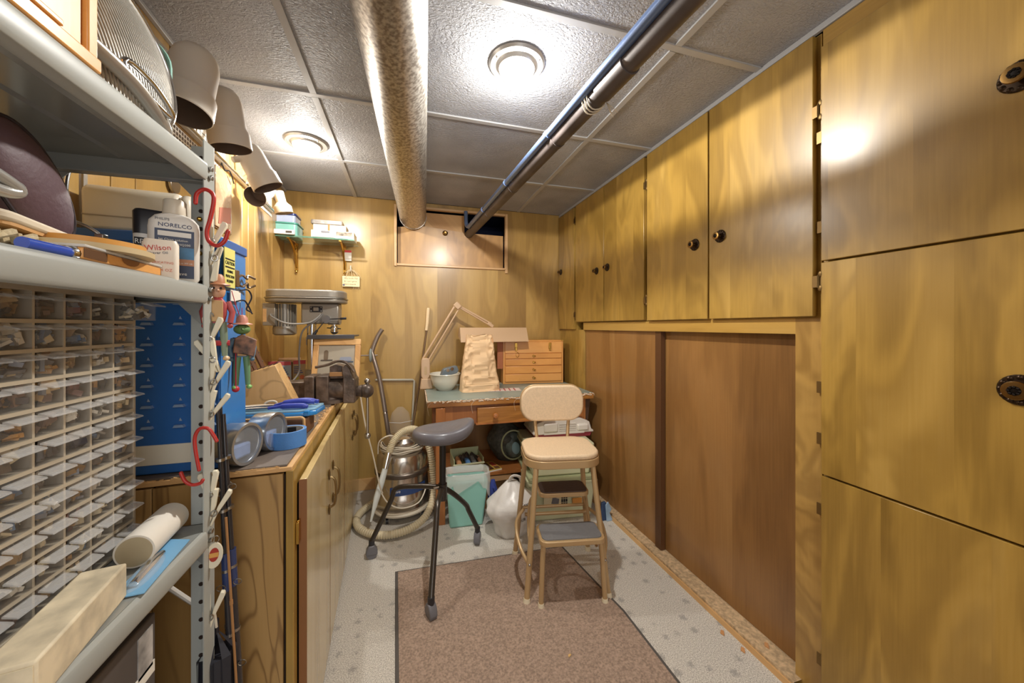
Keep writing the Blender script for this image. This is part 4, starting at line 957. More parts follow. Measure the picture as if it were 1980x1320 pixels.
# mesh net sack / bag of bottles
t = T('net_sack', 'dark mesh sack with bottles inside leaning under the desk', 'sack', (.70, 2.50, .237), 0, rot=(0, R(-10), 0))
P('sack_cloth', blob(.125, .11, .28, .10, 5.5, nr=.35), plain('dark_mesh_cloth', '4b4b44', .6, bump=.8, bscale=120, var=.4), t, smooth=True)
P('sack_hoop', G().tube([(.03+.085*math.cos(a*PI/16), -.10-.01*math.sin(a*PI/16), .12+.105*math.sin(a*PI/16)) for a in range(32)], .006, 8, closed=True), plain('green_hoop', 'a8b08c', .5), t, smooth=True)
P('sack_contents', G().ball((.035, -.085, .115), (.072, .035, .09), 20), plain('bag_contents', '5d6a66', .4, bump=.8, bscale=40, var=.8), t, smooth=True)
P('light_bundle', G().ball((.04, -.115, .10), (.03, .012, .045), 14), plain('pale_blue', '8fb4c4', .5), t, smooth=True)
t = T('parts_tray', 'green plastic tray of tubes and bottles under the desk left side', 'tray', (.385, 2.43, .236), 2)
P('tray_shell', G().box(-.10, .10, -.08, -.074, 0, .045).box(-.10, .10, .08, .086, 0, .10).box(-.10, -.094, -.08, .08, 0, .08).box(.094, .10, -.08, .08, 0, .08).box(-.1, .1, -.08, .08, 0, .004), M_TOTED, t, bev=.002)
P('tray_rim', G().box(-.105, .105, -.088, -.078, .04, .05), M_TOTE, t, bev=.002)
for k, (x, c, lab) in enumerate(((-.06, 'd8a070', 'orange capped bottle lying in the green tray'), (.0, '5e8cc0', 'blue capped tube lying in the green tray'), (.04, '8a8f94', 'grey capped tube lying in the green tray'), (.082, 'd6a078', 'orange tube at the right end of the green tray'))):
    b = T('small_bottle', lab, 'bottle', (.385+x, 2.365, .268+.0*k))
    P('bottle_body', G().cyl((0, .1, .012), (0, -.0, .012), .017 if k < 3 else .012, n=16), plain('bottle_'+c, c, .4), b, smooth=True)
    P('bottle_cap', G().cyl((0, 0, .012), (0, -.012, .012), .014 if k < 3 else .01, n=16), plain('cap_'+c, c, .3), b, smooth=True)
g = G()
for k in range(14): g.cb((.33+random.random()*.13, 2.42+random.random()*.06, .275+random.random()*.03), (.03, .02, .02), (random.random(), random.random(), random.random()))
o = P('tray_clutter', g, plain('clutter_brown', '4c4038', .6, var=.6, bscale=60), bev=.003, stuff=True); tag(o, 'dark jumble of small parts at the back of the green tray', 'clutter')
t = T('magazine', 'yellow and red magazine lying on the shelf under the desk', 'magazine', (.535, 2.36, .236), 14)
P('pages', G().box(-.05, .05, -.07, .07, 0, .010), M_PAPER, t)
P('cover', G().box(-.051, .051, -.071, .071, .010, .0112), plain('cover_yellow', 'c9a84c', .4), t)
P('cover_picture', G().box(-.04, .0, -.06, .06, .0112, .0117).box(.01, .045, -.06, -.02, .0112, .0117), plain('cover_dark', '6a4430', .4, var=.7, bscale=60), t)
P('cover_title', G().box(.01, .045, -.01, .06, .0112, .0117), plain('cover_red', 'b04838', .4), t)
t = T('brown_carton', 'brown open cardboard box standing behind the shopping bag', 'box', (.56, 2.33, 0), 3)
P('carton_walls', G().box(-.09, .12, -.04, -.037, 0, .2).box(-.09, -.087, -.04, .1, 0, .2).box(.117, .12, -.04, .1, 0, .2).box(-.09, .12, -.04, .1, 0, .003), plain('carton_brown', '9a7650', .8), t)
P('carton_flap', G().cb((.0, -.055, .195), (.2, .04, .003), (R(35), 0, 0)), plain('carton_brown', '9a7650', .8), t)
t = T('blue_cloth', 'crumpled dark blue cloth between the teal bin and white bag', 'cloth', (.508, 2.17, .0), 0)
P('cloth', blob(.03, .03, .235, .3, 8.1, nr=.4), plain('royal_blue_cloth', '3c4c9c', .8), t, smooth=True)
P('cloth_fold', G().tube(cr_path([(.0, -.03, .2), (.02, -.035, .14), (.0, -.035, .06)], 5), .009, 6), plain('royal_blue_cloth', '3c4c9c', .8), t, smooth=True)
t = T('blue_rag', 'light and dark blue rag on the floor by the ledge', 'rag', (1.165, 1.95, 0), 0)
P('rag_fold', G().prism([(-.03, 0), (.015, 0), (.025, .06), (.0, .115), (-.025, .11), (-.03, .05)], -.01, .008, 'y'), plain('navy_rag', '35486a', .8, var=.3, bscale=30), t, bev=.004)
P('rag_fold', G().prism([(.0, 0), (.045, .0), (.02, .05), (.035, .07), (.01, .12), (-.008, .10)], -.022, -.012, 'y'), plain('pale_rag', '9ab4cc', .8, var=.3, bscale=30), t, bev=.004)
# floor mat and crumbs
mt = T('floor_mat', 'brown ribbed floor mat with dark rubber border in the middle of the carpet', 'mat', (0, 0, 0))
poly = [(-.06, 1.815), (.80, 1.775), (.845, 1.45), (.868, 1.30), (.872, .9), (.86, -.5), (-.02, -.5), (-.03, .9)]
P('mat_border', G().prism(poly, .001, .006), plain('dark_rubber', '55504c', .7), mt, bev=.002)
cxm, cym = .41, .8
P('mat_pile', G().prism([(cxm+(x-cxm)*.972, cym+(y-cym)*.988) for x, y in poly], .006, .010), M_MAT, mt, bev=.001)
for x, y, c, lab in ((.555, 1.17, 'd8b070', 'small tan crumb on the brown mat'), (.475, .985, '8aa0d0', 'small blue scrap on the brown mat')):
    t = T('floor_scrap', lab, 'scrap', (x, y, .0105), 30)
    P('scrap', G().prism([(-.008, -.003), (.006, -.004), (.009, .002), (-.002, .005)], 0, .003), plain('scrap_'+c, c, .7), t, bev=.001)
for x, y, lab in ((1.18, 1.02, 'tan wood chip lying near the ledge on the carpet'), (1.25, .985, 'tan wood chip lying on the chipboard ledge'), (1.17, 1.10, 'smaller tan wood chip lying on the carpet')):
    t = T('wood_chip', lab, 'wood chip', (x, y, .03 if x > 1.22 else 0), 50)
    P('chip', G().prism([(-.012, -.005), (.01, -.006), (.012, .004), (-.004, .008)], .001, .006), plain('chip_tan', 'c8905c', .7), t, bev=.001)

# ---------------------------------------------------------------- blue louvred cabinet standing on the near end of the workbench
SY, CY = math.sin(YAW), math.cos(YAW)
def at(u, v, X=None, Y=None):
    """world point on the vertical plane X= or Y= seen at a photo position"""
    a = (u-990)/690; b = (631-v)/690; r = (SY+a*CY, CY-a*SY, b)
    t = X/r[0] if X is not None else Y/r[1]
    return Vector((t*r[0], t*r[1], 1.19+t*r[2]))
bl = T('bin_rack', 'blue louvred metal bin cabinet standing at the near end of the workbench', 'cabinet', (0, 0, 0))
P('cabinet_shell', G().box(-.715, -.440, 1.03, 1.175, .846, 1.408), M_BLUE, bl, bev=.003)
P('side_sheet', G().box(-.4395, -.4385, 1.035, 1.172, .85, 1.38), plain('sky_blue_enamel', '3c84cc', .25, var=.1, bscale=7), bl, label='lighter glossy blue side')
P('top_flange', G().box(-.715, -.436, 1.026, 1.178, 1.385, 1.41), M_BLUE, bl, bev=.003)
P('cream_strip', G().box(-.712, -.443, 1.027, 1.031, .868, .914), plain('cream_paint', 'ded8c8', .5), bl, bev=.001)
for r_ in range(9):
    for c_ in range(4):
        x = -.639+.061*c_; z = .953+.048*r_
        P('louvre', G().prism([(-.011, 0), (.011, 0), (.008, .006), (-.008, .006)], -.003, .006, 'y', M=Matrix.Translation((x, 1.024, z))).add([(x-.004, 1.029, z+.014), (x+.004, 1.029, z+.014), (x, 1.029, z+.022), (x, 1.025, z+.015)], [(0,1,3),(0,3,2),(1,2,3)]), plain('louvre_blue', '8ea8cc', .25, .3), bl)
t = T('electric_sharpener', 'beige electric knife sharpener on top of the blue cabinet', 'sharpener', (-.615, 1.10, 1.411), 6)
pr = rrect(.165, .10, .02, 4, 0, .0)
P('sharpener_body', G().prism([(-.055, 0), (.055, 0), (.06, .03), (.052, .092), (.03, .105), (-.04, .105), (-.058, .09)], -.095, .075, 'x'), M_CREAM, t, bev=.008)
P('end_cap', G().prism([(-.056, .032), (.061, .032), (.053, .09), (.03, .103), (-.038, .103), (-.056, .088)], .076, .098, 'x'), M_CREAM, t, bev=.008)
P('vent_panel', G().prism([(-.05, .002), (.052, .002), (.058, .03), (-.05, .03)], .076, .094, 'x'), M_BLACK, t, bev=.002)
for k in range(5): P('vent_slot', G().cb((.045+.008*k, -.062, .028), (.003, .004, .022), (0, .2, 0)), M_BLACK, t)
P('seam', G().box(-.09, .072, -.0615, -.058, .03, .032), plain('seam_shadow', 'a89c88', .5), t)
P('small_button', G().ball((.1, -.02, .075), (.003, .003, .005), 8), M_BLACK, t)
t = T('warning_sign', 'yellow caution sign clipped to the side of the blue cabinet', 'sign', (-.431, 1.03, 1.30), 0, rot=(0, 0, R(90)))
P('sign_sheet', G().box(0, .055, -.002, 0, -.012, .085), plain('sign_yellow', 'e2dc80', .5), t)
for z in (.056, .036): P('black_bar', G().box(.004, .051, -.003, -.002, z, z+.003), M_BLACKM, t)
text('CAUTION', .0125, M_BLACKM, t, (.0275, -.0025, .044), FRONT, align='CENTER', sx=.85)
for k, w in enumerate(('HEARING', 'PROTECTION', 'REQUIRED')): text(w, .0095, M_BLACKM, t, (.0275, -.0025, .024-.012*k), FRONT, align='CENTER', sx=.75)
t = T('spring_clip', 'brown metal spring clip fixed beside the caution sign', 'clip', (-.432, 1.12, 1.315), 0)
g = G().tube(cr_path([(0, -.02, 0), (.005, .0, .012), (.012, .012, .004), (.008, .03, .014), (.02, .045, .008)], 5), .003, 6).tube(cr_path([(0, -.02, -.01), (.005, .0, -.018), (.012, .014, -.008), (.008, .032, -.018), (.02, .045, -.01)], 5), .003, 6)
P('clip_jaw', g, plain('brown_clip', '7a6248', .35, .6), t, smooth=True)
P('clip_plate', G().box(-.006, .006, -.035, -.015, -.022, .022), plain('brown_clip', '7a6248', .35, .6), t, bev=.002)
t = T('double_hook', 'black double prong hook with a paper label on the blue cabinet side', 'hook', (-.428, 1.12, 1.255), 0)
P('hook_prong', G().tube(cr_path([(0, -.01, .03), (.01, .012, .034), (.015, .022, .015), (.01, .01, -.01), (.012, .0, -.02), (.02, .006, -.026)], 5), .002, 6), M_BLACK, t, smooth=True)
P('hook_prong', G().tube(cr_path([(0, -.03, .0), (.01, -.012, .004), (.015, .002, -.01), (.016, .018, -.026), (.02, .012, -.03)], 5), .002, 6), M_BLACK, t, smooth=True)
P('paper_label', G().box(-.004, -.002, -.055, .0, .0, .028), M_PAPER, t)
# magnifier loop and black pointed tool on the blue side
t = T('black_pick', 'black pointed hand tool hanging on the blue cabinet side', 'tool', at(452, 705, X=-.430))
P('tool_blade', G().tube([(0, 0, .02), (.0, -.004, -.03), (.0, -.01, -.06)], [.004, .0035, .0008], 8), M_BLACK, t, smooth=True)
P('tool_grip', G().tube([(0, 0, .02), (0, .003, .07)], [.005, .004], 8), M_BLACK, t, smooth=True)

# ---------------------------------------------------------------- grey steel shelving unit
XF, XB, YE = -.388, -.672, .885
sh = T('steel_shelving', 'grey steel shelving unit in the left foreground', 'shelving', (0, 0, 0))
def post(x, y, sx, sy):
    w = .038
    g = G()
    g.box(min(x, x-sx*w), max(x, x-sx*w), y-.001, y+.001, 0, 1.56)
    g.box(x-.001, x+.001, min(y, y-sy*w), max(y, y-sy*w), 0, 1.56)
    g.tube([(x, y, 0), (x, y, 1.56)], .0016, 8)
    p = P('post', g, M_STEELP, sh)
    h1 = G(); h2 = G()
    k = 0; z = .04
    while z < 1.54:
        h1.cyl((x-sx*w*.55, y-.0018, z), (x-sx*w*.55, y+.0018, z), .0042, n=10)
        h2.cyl((x-.0018, y-sy*w*.5, z), (x+.0018, y-sy*w*.5, z), .0022, n=10)
        z += .0365
    P('post_holes', h1, M_DARK, p, stuff=True)
post(XF, YE, 1, 1); post(XB, YE, -1, 1); post(XF, -.05, 1, -1); post(XB, -.05, -1, -1)
def shelf(ztop):
    zb = ztop-.038
    g = G().box(XB+.003, XF-.003, -.045, YE-.003, ztop-.003, ztop)
    d = P('shelf', g, M_STEELD, sh)
    P('shelf_lip', G().prism([(XF-.003, ztop), (XF+.004, ztop-.004), (XF+.006, ztop-.010), (XF+.006, zb+.006), (XF+.003, zb), (XF-.018, zb), (XF-.018, zb+.002), (XF-.002, zb+.003), (XF-.002, ztop-.004)], -.045, YE-.034, 'y'), M_STEELP, d, bev=.001, label='light grey rolled front lip')
    P('end_lip', G().box(XB+.003, XF-.003, YE-.005, YE-.003, zb, ztop).box(XB+.003, XF-.003, YE-.022, YE-.003, zb, zb+.002), M_STEELD, d)
    P('back_lip', G().box(XB+.003, XB+.005, -.045, YE-.003, zb, ztop), M_STEELD, d)
    for x in (-.46, -.53): P('stiffening_ridge', G().prism([(x-.006, ztop-.003), (x+.006, ztop-.003), (x, ztop-.007)], -.045, YE-.02, 'y'), M_STEELD, d)
    for x, s_ in ((XF-.003, -1), (XB+.003, 1)):
        P('gusset', G().prism([(x, zb), (x+s_*.055, zb), (x, zb-.06)], YE-.0045, YE-.003, 'y'), M_STEELD, d)
    for z in (zb+.01, zb+.028): P('bolt', G().cyl((XF+.002, YE-.019, z), (XF+.0075, YE-.019, z), .0055, n=6), M_STEEL, d, bev=.001)
for z in (1.519, 1.274, .785, .20): shelf(z)
for z in (1.41, 1.34): sh_b = P('bolt', G().ball((XF-.022, YE-.004, z), .005, 8), M_BRASS, sh, smooth=True)

# ---- drawer organiser
og = T('drawer_organiser', 'clear plastic small parts organiser with rows of drawers on the lower shelf', 'organiser', (-.489, .838, .787), 0)
M_OGF = plain('organiser_frame', 'b9ad98', .35)
CWD, RH, NC, NR = .0458, .0405, 9, 11
W_ = CWD*NC+.014; H_ = RH*NR+.014
P('shade_filler', G().box(-.146, -.042, -W_+.005, -.007, .005, H_-.009), plain('organiser_shade', '4a4036', .8), og)  # dark filler block standing in for the shade behind the drawers
P('shell', G().box(-.15, .0, -W_, -W_+.004, 0, H_).box(-.15, 0, -.006, 0, 0, H_).box(-.15, 0, -W_, 0, H_-.008, H_+.006).box(-.15, 0, -W_, 0, 0, .004).box(-.15, -.147, -W_, 0, 0, H_), M_OGF, og, bev=.001)
for i in range(1, NC): P('divider', G().box(-.14, .0, -.007-CWD*i-.0018, -.007-CWD*i+.0018, .004, H_-.008), M_OGF, og)
for j in range(1, NR): P('rail', G().box(-.14, .001, -W_+.004, -.006, .006+RH*j-.0032, .006+RH*j+.0022), M_OGF, og)
dbox = None
random.seed(11)
def drawer_geo():
    g = G(); w, h = CWD-.0062, RH-.0068
    g.box(0, .0016, -w/2, w/2, 0, h)
    g.box(-.04, 0, -w/2, -w/2+.001, 0, h*.85); g.box(-.04, 0, w/2-.001, w/2, 0, h*.85)
    g.box(-.04, 0, -w/2, w/2, 0, .001)
    return g
def lip_geo():
    g = G(); w, h = CWD-.0062, RH-.0068
    return g.prism([(.0016, h-.002), (.017, h-.006), (.018, h-.009), (.016, h-.0085), (.0016, h-.005)], -w/2, w/2, 'y')
M_LIP = clear('lip_plastic', (.80,.79,.77), .32, .08)
M_DRW = clear('drawer_plastic', (.6,.56,.5), .08, .06)
pal = ['8a6a3c', '5a4a3c', '9a9488', 'b09468', '4a4038', '7c8088', 'c0b090', '6a5040', '38343a', 'a87c44', '5a6a80', '6a4438', 'c9c2b4']
dme = lme = None
cont = {}
for i in range(NC):
    for j in range(NR):
        y = -.007-CWD*(i+.5); z = .006+RH*j+.003
        pull = .034 if (i == 0 and j == NR-1) else random.choice((0, .001, .002, 0))
        if dme is None:
            d = P('drawer', drawer_geo(), M_DRW, og, loc=(0, y, z)); l = P('drawer_lip', lip_geo(), M_LIP, d, bev=.0006, seg=1)
            dme, lme, pd, pl = d.data, l.data, d, l
        else:
            d = pd.copy(); COL.objects.link(d); d.location = (0, y, z); l = pl.copy(); COL.objects.link(l); l.parent = d
        d.location.x = pull
        w, h = CWD-.01, RH-.01
        for q_ in range(random.choice((2, 3, 4))):
            c = random.choice(pal)
            g = cont.setdefault(c, G())
            st_ = random.random()
            for _ in range(random.choice((6, 9, 12))):
                sx_, sy_, sz_ = (random.uniform(.004, .014), random.uniform(.004, .020), random.uniform(.003, .009)) if st_ < .6 else (.004, random.uniform(.006, .02), random.uniform(.008, .02))
                py = random.uniform(-w/2+.006, w/2-.006); pz = random.uniform(0, h*.75)
                g.cb((-.489+pull-.005-random.random()*.028, .838+y+py, .787+z+.004+pz*random.random()+sz_/2), (sx_, sy_, sz_), (random.uniform(-.6, .6), random.uniform(-.4, .4), random.uniform(-1, 1)))
big = G()
names = {}
hw = T('sorted_hardware', 'assorted screws washers and small parts sorted inside the organiser drawers', 'hardware', (0, 0, 0))
hw['kind'] = 'stuff'
for c, g in cont.items():
    P('small_parts', g, plain('hardware_'+c, c, .45, .3 if c in ('9a9488', '7c8088') else 0), hw, stuff=True)
t = T('paper_roll_tube', 'thick roll of cream paper lying on the lower shelf beside the organiser', 'roll', (0, 0, 0))
a_, b_ = Vector((-.437, .745, .8155)), Vector((-.447, .86, .8155))
ax = (b_-a_).normalized()
Mr = Matrix.Translation(a_) @ ax.to_track_quat('Z', 'Y').to_matrix().to_4x4()
a0 = .0
P('rolled_sheet', G().lathe([(.019, 0), (.027, 0), (.027, .118), (.019, .118), (.019, 0)], n=40, M=Mr), M_PAPER, t, smooth=30)
P('paper_core', G().lathe([(.018, .001), (.019, .001), (.019, .116), (.018, .116), (.018, .001)], n=40, M=Mr), plain('cream_core', 'e8d8a0', .7), t, smooth=30)
P('rolled_sheet', G().lathe([(.0235, -.001), (.024, -.001), (.024, .0), (.0235, 0)], n=40, M=Mr), plain('roll_line', 'b8a888', .7), t, label='spiral edge line')
t = T('blister_pack', 'blue blister pack holding a shiny chrome part on the lower shelf', 'package', (-.412, .745, .787), 6)
P('backing_card', G().prism([(-.02, -.075), (.022, -.075), (.024, .07), (-.012, .085)], 0, .0015), plain('blister_blue', '7cb4dc', .35), t)
P('blister_dome', G().ball((.0, -.02, .002), (.015, .05, .011), 16), M_CLEAR, t, smooth=True)
P('chrome_part', G().tube([(0, -.055, .005), (0, .0, .006), (0, .03, .005)], [.006, .008, .005], 12), M_CHROME, t, smooth=True)
t = T('marbled_box', 'cream marbled box with worn edges in the front of the lower shelf', 'box', (-.404, .675, .787), 9)
M_MARB = plain('marbled_card', 'e2d4b6', .55, var=.3, bscale=60)
P('box_body', G().box(-.050, 0, -.175, 0, 0, .050), M_MARB, t, bev=.003)
P('box_edge', G().box(-.048, -.002, -.1765, -.175, .004, .046), M_MARB, t)
t = T('printed_carton', 'dark printed carton with pale lines on the shelf below', 'box', (0, 0, 0))
M_DCART = plain('dark_carton', '57504c', .45, var=.3, bscale=10)
P('carton_body', G().box(-.66, -.43, .30, .785, .205, .685), M_DCART, t, bev=.003)
P('printed_line', G().box(-.43, -.4285, .55, .78, .585, .605), M_PAPER, t)
P('printed_line', G().box(-.43, -.4285, .62, .78, .55, .557), plain('print_red', 'c84830', .5), t)
P('printed_line', G().box(-.43, -.4285, .45, .78, .44, .50), plain('print_grey', 'a8a098', .5), t)
P('printed_shape', G().box(-.43, -.4285, .74, .775, .60, .67), plain('print_silver', 'b8b4b0', .4, var=.6, bscale=60), t)
P('printed_shape', G().box(-.43, -.4285, .58, .60, .52, .60), M_PAPER, t)
t = T('white_rod', 'white rod leaning behind the shelf post under the lower shelf', 'rod', at(322, 1132, Y=.93))
P('rod', G().tube([(0, 0, 0), at(372, 1165, Y=.96)-at(322, 1132, Y=.93), (.055, .035, -.07), (.075, .04, -.722)], .005, 8), M_WHITE, t, smooth=True)
P('rod_tip', G().ball((0, 0, 0), .006, 8), M_WHITE, t)

# ---- things on the middle shelf
ZM = 1.275
t = T('lotion_bottle', 'white shaver cleaning solution bottle with blue and orange label on the middle shelf', 'bottle', (-.428, .835, ZM), 24)
prf = rrect(.072, .034, .014, 6)
g = G()
def loft(secs, n_=None):
    g = G(); vs = []; k = len(secs[0][0])
    for pts, z in secs: vs += [(p[0], p[1], z) for p in pts]
    fs = [(i*k+a, i*k+(a+1) % k, (i+1)*k+(a+1) % k, (i+1)*k+a) for i in range(len(secs)-1) for a in range(k)]
    fs += [tuple(range(k))[::-1], tuple((len(secs)-1)*k+a for a in range(k))]
    return g.add(vs, fs)
sc = lambda w, d, z, r=.012: (rrect(w, d, min(r, w/2.01, d/2.01), 6), z)
P('bottle_body', loft([sc(.066, .030, 0), sc(.072, .034, .006), sc(.073, .035, .10), sc(.070, .034, .112), sc(.055, .032, .122), sc(.036, .030, .127, .0149)]), M_WHITE, t, smooth=50)
P('bottle_cap', G().lathe([(.017, .127), (.0175, .129), (.0168, .152), (.015, .155), (0, .155)], n=28), M_CREAM, t, smooth=40)
lb = P('label', G().box(-.026, .028, -.0185, -.0172, .006, .096), plain('label_navy', '1c2c50', .4), t)
P('label_band', G().box(-.026, .028, -.0188, -.0185, .038, .064), plain('label_sky', '3c84b8', .4, var=.5, bscale=60), lb)
P('label_band', G().box(.002, .028, -.019, -.0186, .030, .042), plain('label_orange2', 'c8885c', .4, var=.3, bscale=60), lb)
P('label_band', G().box(-.022, .024, -.019, -.0186, .083, .092), M_WHITE, lb)
text('PHILIPS', .0062, M_GREYP, t, (-.026, -.0182, .112), FRONT)
text('NORELCO', .0100, plain('print_dark_blue', '2c3460', .5), t, (-.022, -.0182, .1005), FRONT)
text('Jet Clean solution', .0056, M_WHITE, t, (-.021, -.0192, .075), FRONT)
text('HQ200', .0056, M_WHITE, t, (.006, -.0192, .067), FRONT)
text('keep a', .0088, M_WHITE, t, (-.022, -.0192, .021), FRONT)
text('clean shave', .0088, M_WHITE, t, (-.022, -.0192, .0115), FRONT)
text('10.1 fl oz 300 mL', .0040, M_WHITE, t, (-.002, -.0193, .033), FRONT)
t = T('shave_can', 'white shaving powder bottle with black cap behind the two white bottles', 'bottle', (-.475, .858, ZM), 28)
P('can_body', loft([sc(.05, .032, 0), sc(.052, .034, .085), sc(.052, .034, .09)]), M_WHITE, t, smooth=50)
P('can_cap', loft([sc(.053, .036, .09), sc(.054, .036, .132), sc(.048, .032, .137)]), M_BLACK, t, smooth=50)
P('label_block', G().box(-.024, -.002, -.0182, -.0172, .068, .082), M_BLACKM, t)
text('REM', .0125, M_WHITE, t, (-.0235, -.0185, .0705), FRONT, sx=.85)
text('Sh', .030, M_BLACKM, t, (-.023, -.0178, .042), FRONT)
t = T('oil_bottle', 'small cream flat bottle with red script in front of the tall white bottle', 'bottle', (-.408, .758, ZM-.004), 26)
P('bottle_body', loft([sc(.044, .02, 0, .006), sc(.046, .022, .005, .008), sc(.046, .022, .060, .008), sc(.040, .018, .067, .006)]), plain('cream_bottle', 'ece2d2', .35), t, smooth=50)
text('Wilson', .0125, plain('script_red', 'c8402c', .5), t, (-.019, -.0118, .046), (R(90), R(-8), 0), sx=.9)
text('Shaver Oil', .0058, M_GREYP, t, (-.015, -.0118, .040), (R(90), R(-8), 0))
text('LUBRICATING', .0052, plain('script_orange', 'd8805c', .5), t, (-.017, -.0118, .026), FRONT)
text('4 OZ', .0065, plain('script_orange', 'd8805c', .5), t, (-.0, -.0118, .013), FRONT)
t = T('wooden_case', 'flat orange wooden case with clear lid on the middle shelf', 'case', (-.422, .668, ZM), 4)
P('case_body', G().box(-.03, .025, -.09, .09, 0, .0145), M_CHEST, t, bev=.002)
P('clear_lid', G().box(-.031, .027, -.091, .093, .015, .0185), M_CLEAR2, t, bev=.001)
P('dark_front', G().box(.0252, .026, -.09, -.05, .002, .0135), plain('dark_brown_edge', '5a3a20', .45), t)
P('thumb_notch', G().prism([(.02*math.cos(PI+a*PI/8)+.0, -.0+.0135+.009*math.sin(PI+a*PI/8)) for a in range(9)], .0252, .0258, 'x'), plain('notch_brown', '8a5a30', .5), t)
def ring(name, label, c, r, w, z, h, mat, tilt=0):
    t = T('tape_ring', label, 'tape', (c[0], c[1], z), 0, rot=(R(tilt), 0, 0))
    P('tape_layer', G().lathe([(r-w, 0), (r, 0), (r, h), (r-w, h), (r-w, 0)], n=56), mat, t, smooth=30)
    P('ring_core', G().lathe([(r-w-.003, .0005), (r-w, .0005), (r-w, h-.0005), (r-w-.003, h-.0005), (r-w-.003, .0005)], n=56), M_CREAM, t, smooth=30)
ring('a', 'pale tan tape ring lying under the orange ring on the wooden case', (-.443, .662), .070, .018, ZM+.0188, .008, plain('tan_tape', 'c9b48c', .5))
ring('b', 'orange tape ring on top of the pale tan ring', (-.448, .672), .060, .018, ZM+.0272, .010, plain('orange_tape', 'd49a4c', .5))
t = T('blue_torch', 'small glossy blue torch lying on the shelf edge', 'torch', (-.402, .555, ZM+.002))
P('torch_body', G().cyl((0, -.035, .004), (0, .018, .004), .0068, n=18), plain('glossy_blue', '2a50b8', .2, coat=.5), t, smooth=True)
P('torch_head', G().lathe([(.0075, 0), (.0095, .004), (.0095, .012), (.006, .013), (0, .012)], n=18, M=Matrix.Rotation(R(-90), 4, 'X'), c=(0, .018, .004)), M_CHROME, t, smooth=True)
t = T('lidded_pan', 'small grey lidded tin pan with a wire handle on the middle shelf', 'pan', (-.515, .80, ZM), 0)
P('pan_body', G().lathe([(.03, 0), (.033, .01), (.033, .048), (.035, .05), (.035, .054), (.0335, .056), (.0335, .06), (.028, .064), (.02, .067), (.0, .068)], n=36), plain('pan_grey', 'a8a498', .35, .4), t, smooth=40)
P('lid_knob', G().box(-.006, .006, -.006, .006, .067, .076), M_STEEL, t, bev=.001)
P('wire_handle', G().tube(cr_path([(.0, 0, .07), (-.006, -.004, .08), (-.02, -.02, .09), (-.05, -.06, .095), (-.06, -.09, .097)], 5), .0028, 8), M_STEEL, t, smooth=True)
t = T('soft_pouch', 'dark maroon padded pouch leaning on the middle shelf', 'pouch', (-.505, .652, ZM+.108), 0, rot=(R(-40), 0, R(8)))
P('pouch_body', G().ball((0, 0, 0), (.03, .098, .058), 24), plain('maroon_cloth', '5a444c', .55, bump=.2, bscale=120), t, smooth=True)
P('pouch_piping', G().tube([(.012, .092*math.cos(a*PI/24), .0545*math.sin(a*PI/24)) for a in range(48)], .0022, 6, closed=True), plain('piping_black', '2a2028', .5), t, smooth=True)
t = T('grey_spoon_rest', 'rounded grey plastic handle resting against the maroon pouch', 'handle', (-.462, .560, ZM+.088), 0)
P('handle_body', G().tube(cr_path([(0, -.06, .012), (0, -.02, .012), (.002, .02, .0), (.002, .03, -.008), (0, .01, -.012), (0, -.04, -.008)], 6), .0075, 12), plain('silver_grey', 'b0b0ac', .2, .4), t, smooth=True)
P('handle_end', G().ball((0, .028, -.004), (.009, .012, .01), 12), plain('silver_grey', 'b0b0ac', .2, .4), t, smooth=True)
t = T('foam_pad', 'long beige foam pad lying behind the orange ring', 'pad', (-.470, .610, ZM+.034), 0, rot=(R(-4), 0, R(6)))
P('pad_top', G().prism(rrect(.045, .13, .02, 5), 0, .013), plain('beige_foam', 'd8cbb4', .8), t, bev=.004)
P('pad_base', G().prism(rrect(.041, .125, .02, 5), -.004, 0), M_EDGE, t)
t = T('pink_nozzle', 'small pink ribbed nozzle standing by the maroon pouch', 'nozzle', (-.535, .745, ZM+.055))
P('nozzle', G().lathe([(.0075, 0), (.007, .008), (.0078, .009), (.0065, .018), (.0072, .019), (.005, .03), (.003, .034), (0, .034)], n=16), plain('pink_plastic', 'd09088', .45), t, smooth=True)
P('nozzle_base', G().lathe([(.0085, -.002), (.0085, 0), (0, 0)], n=16), plain('pink_plastic', 'd09088', .45), t)
t = T('white_carton', 'small white carton standing at the left edge of the middle shelf', 'box', (-.430, .505, ZM), 0)
P('carton', G().box(-.035, .0, -.06, .018, 0, .085), M_PAPER, t, bev=.002)
P('carton_lid', G().box(-.036, .001, -.06, .019, .085, .096), plain('brown_lid', 'a87848', .6), t, bev=.002)
t = T('rope_coil', 'zigzag coil of cream woven rope lying on the middle shelf', 'rope', (-.44, .575, ZM+.02), 0)
g = G()
for k in range(3): g.tube([(-.03+.014*k+.004*(-1)**i, -.09+.012*i, .0+.004*(-1)**i) for i in range(13)], .0045, 6)
P('rope', g, plain('cream_rope', 'e0d0ac', .8, bump=.4, bscale=200), t, smooth=True)
P('rope_end', G().ball((0, .062, 0), .006, 8), plain('cream_rope', 'e0d0ac', .8), t)

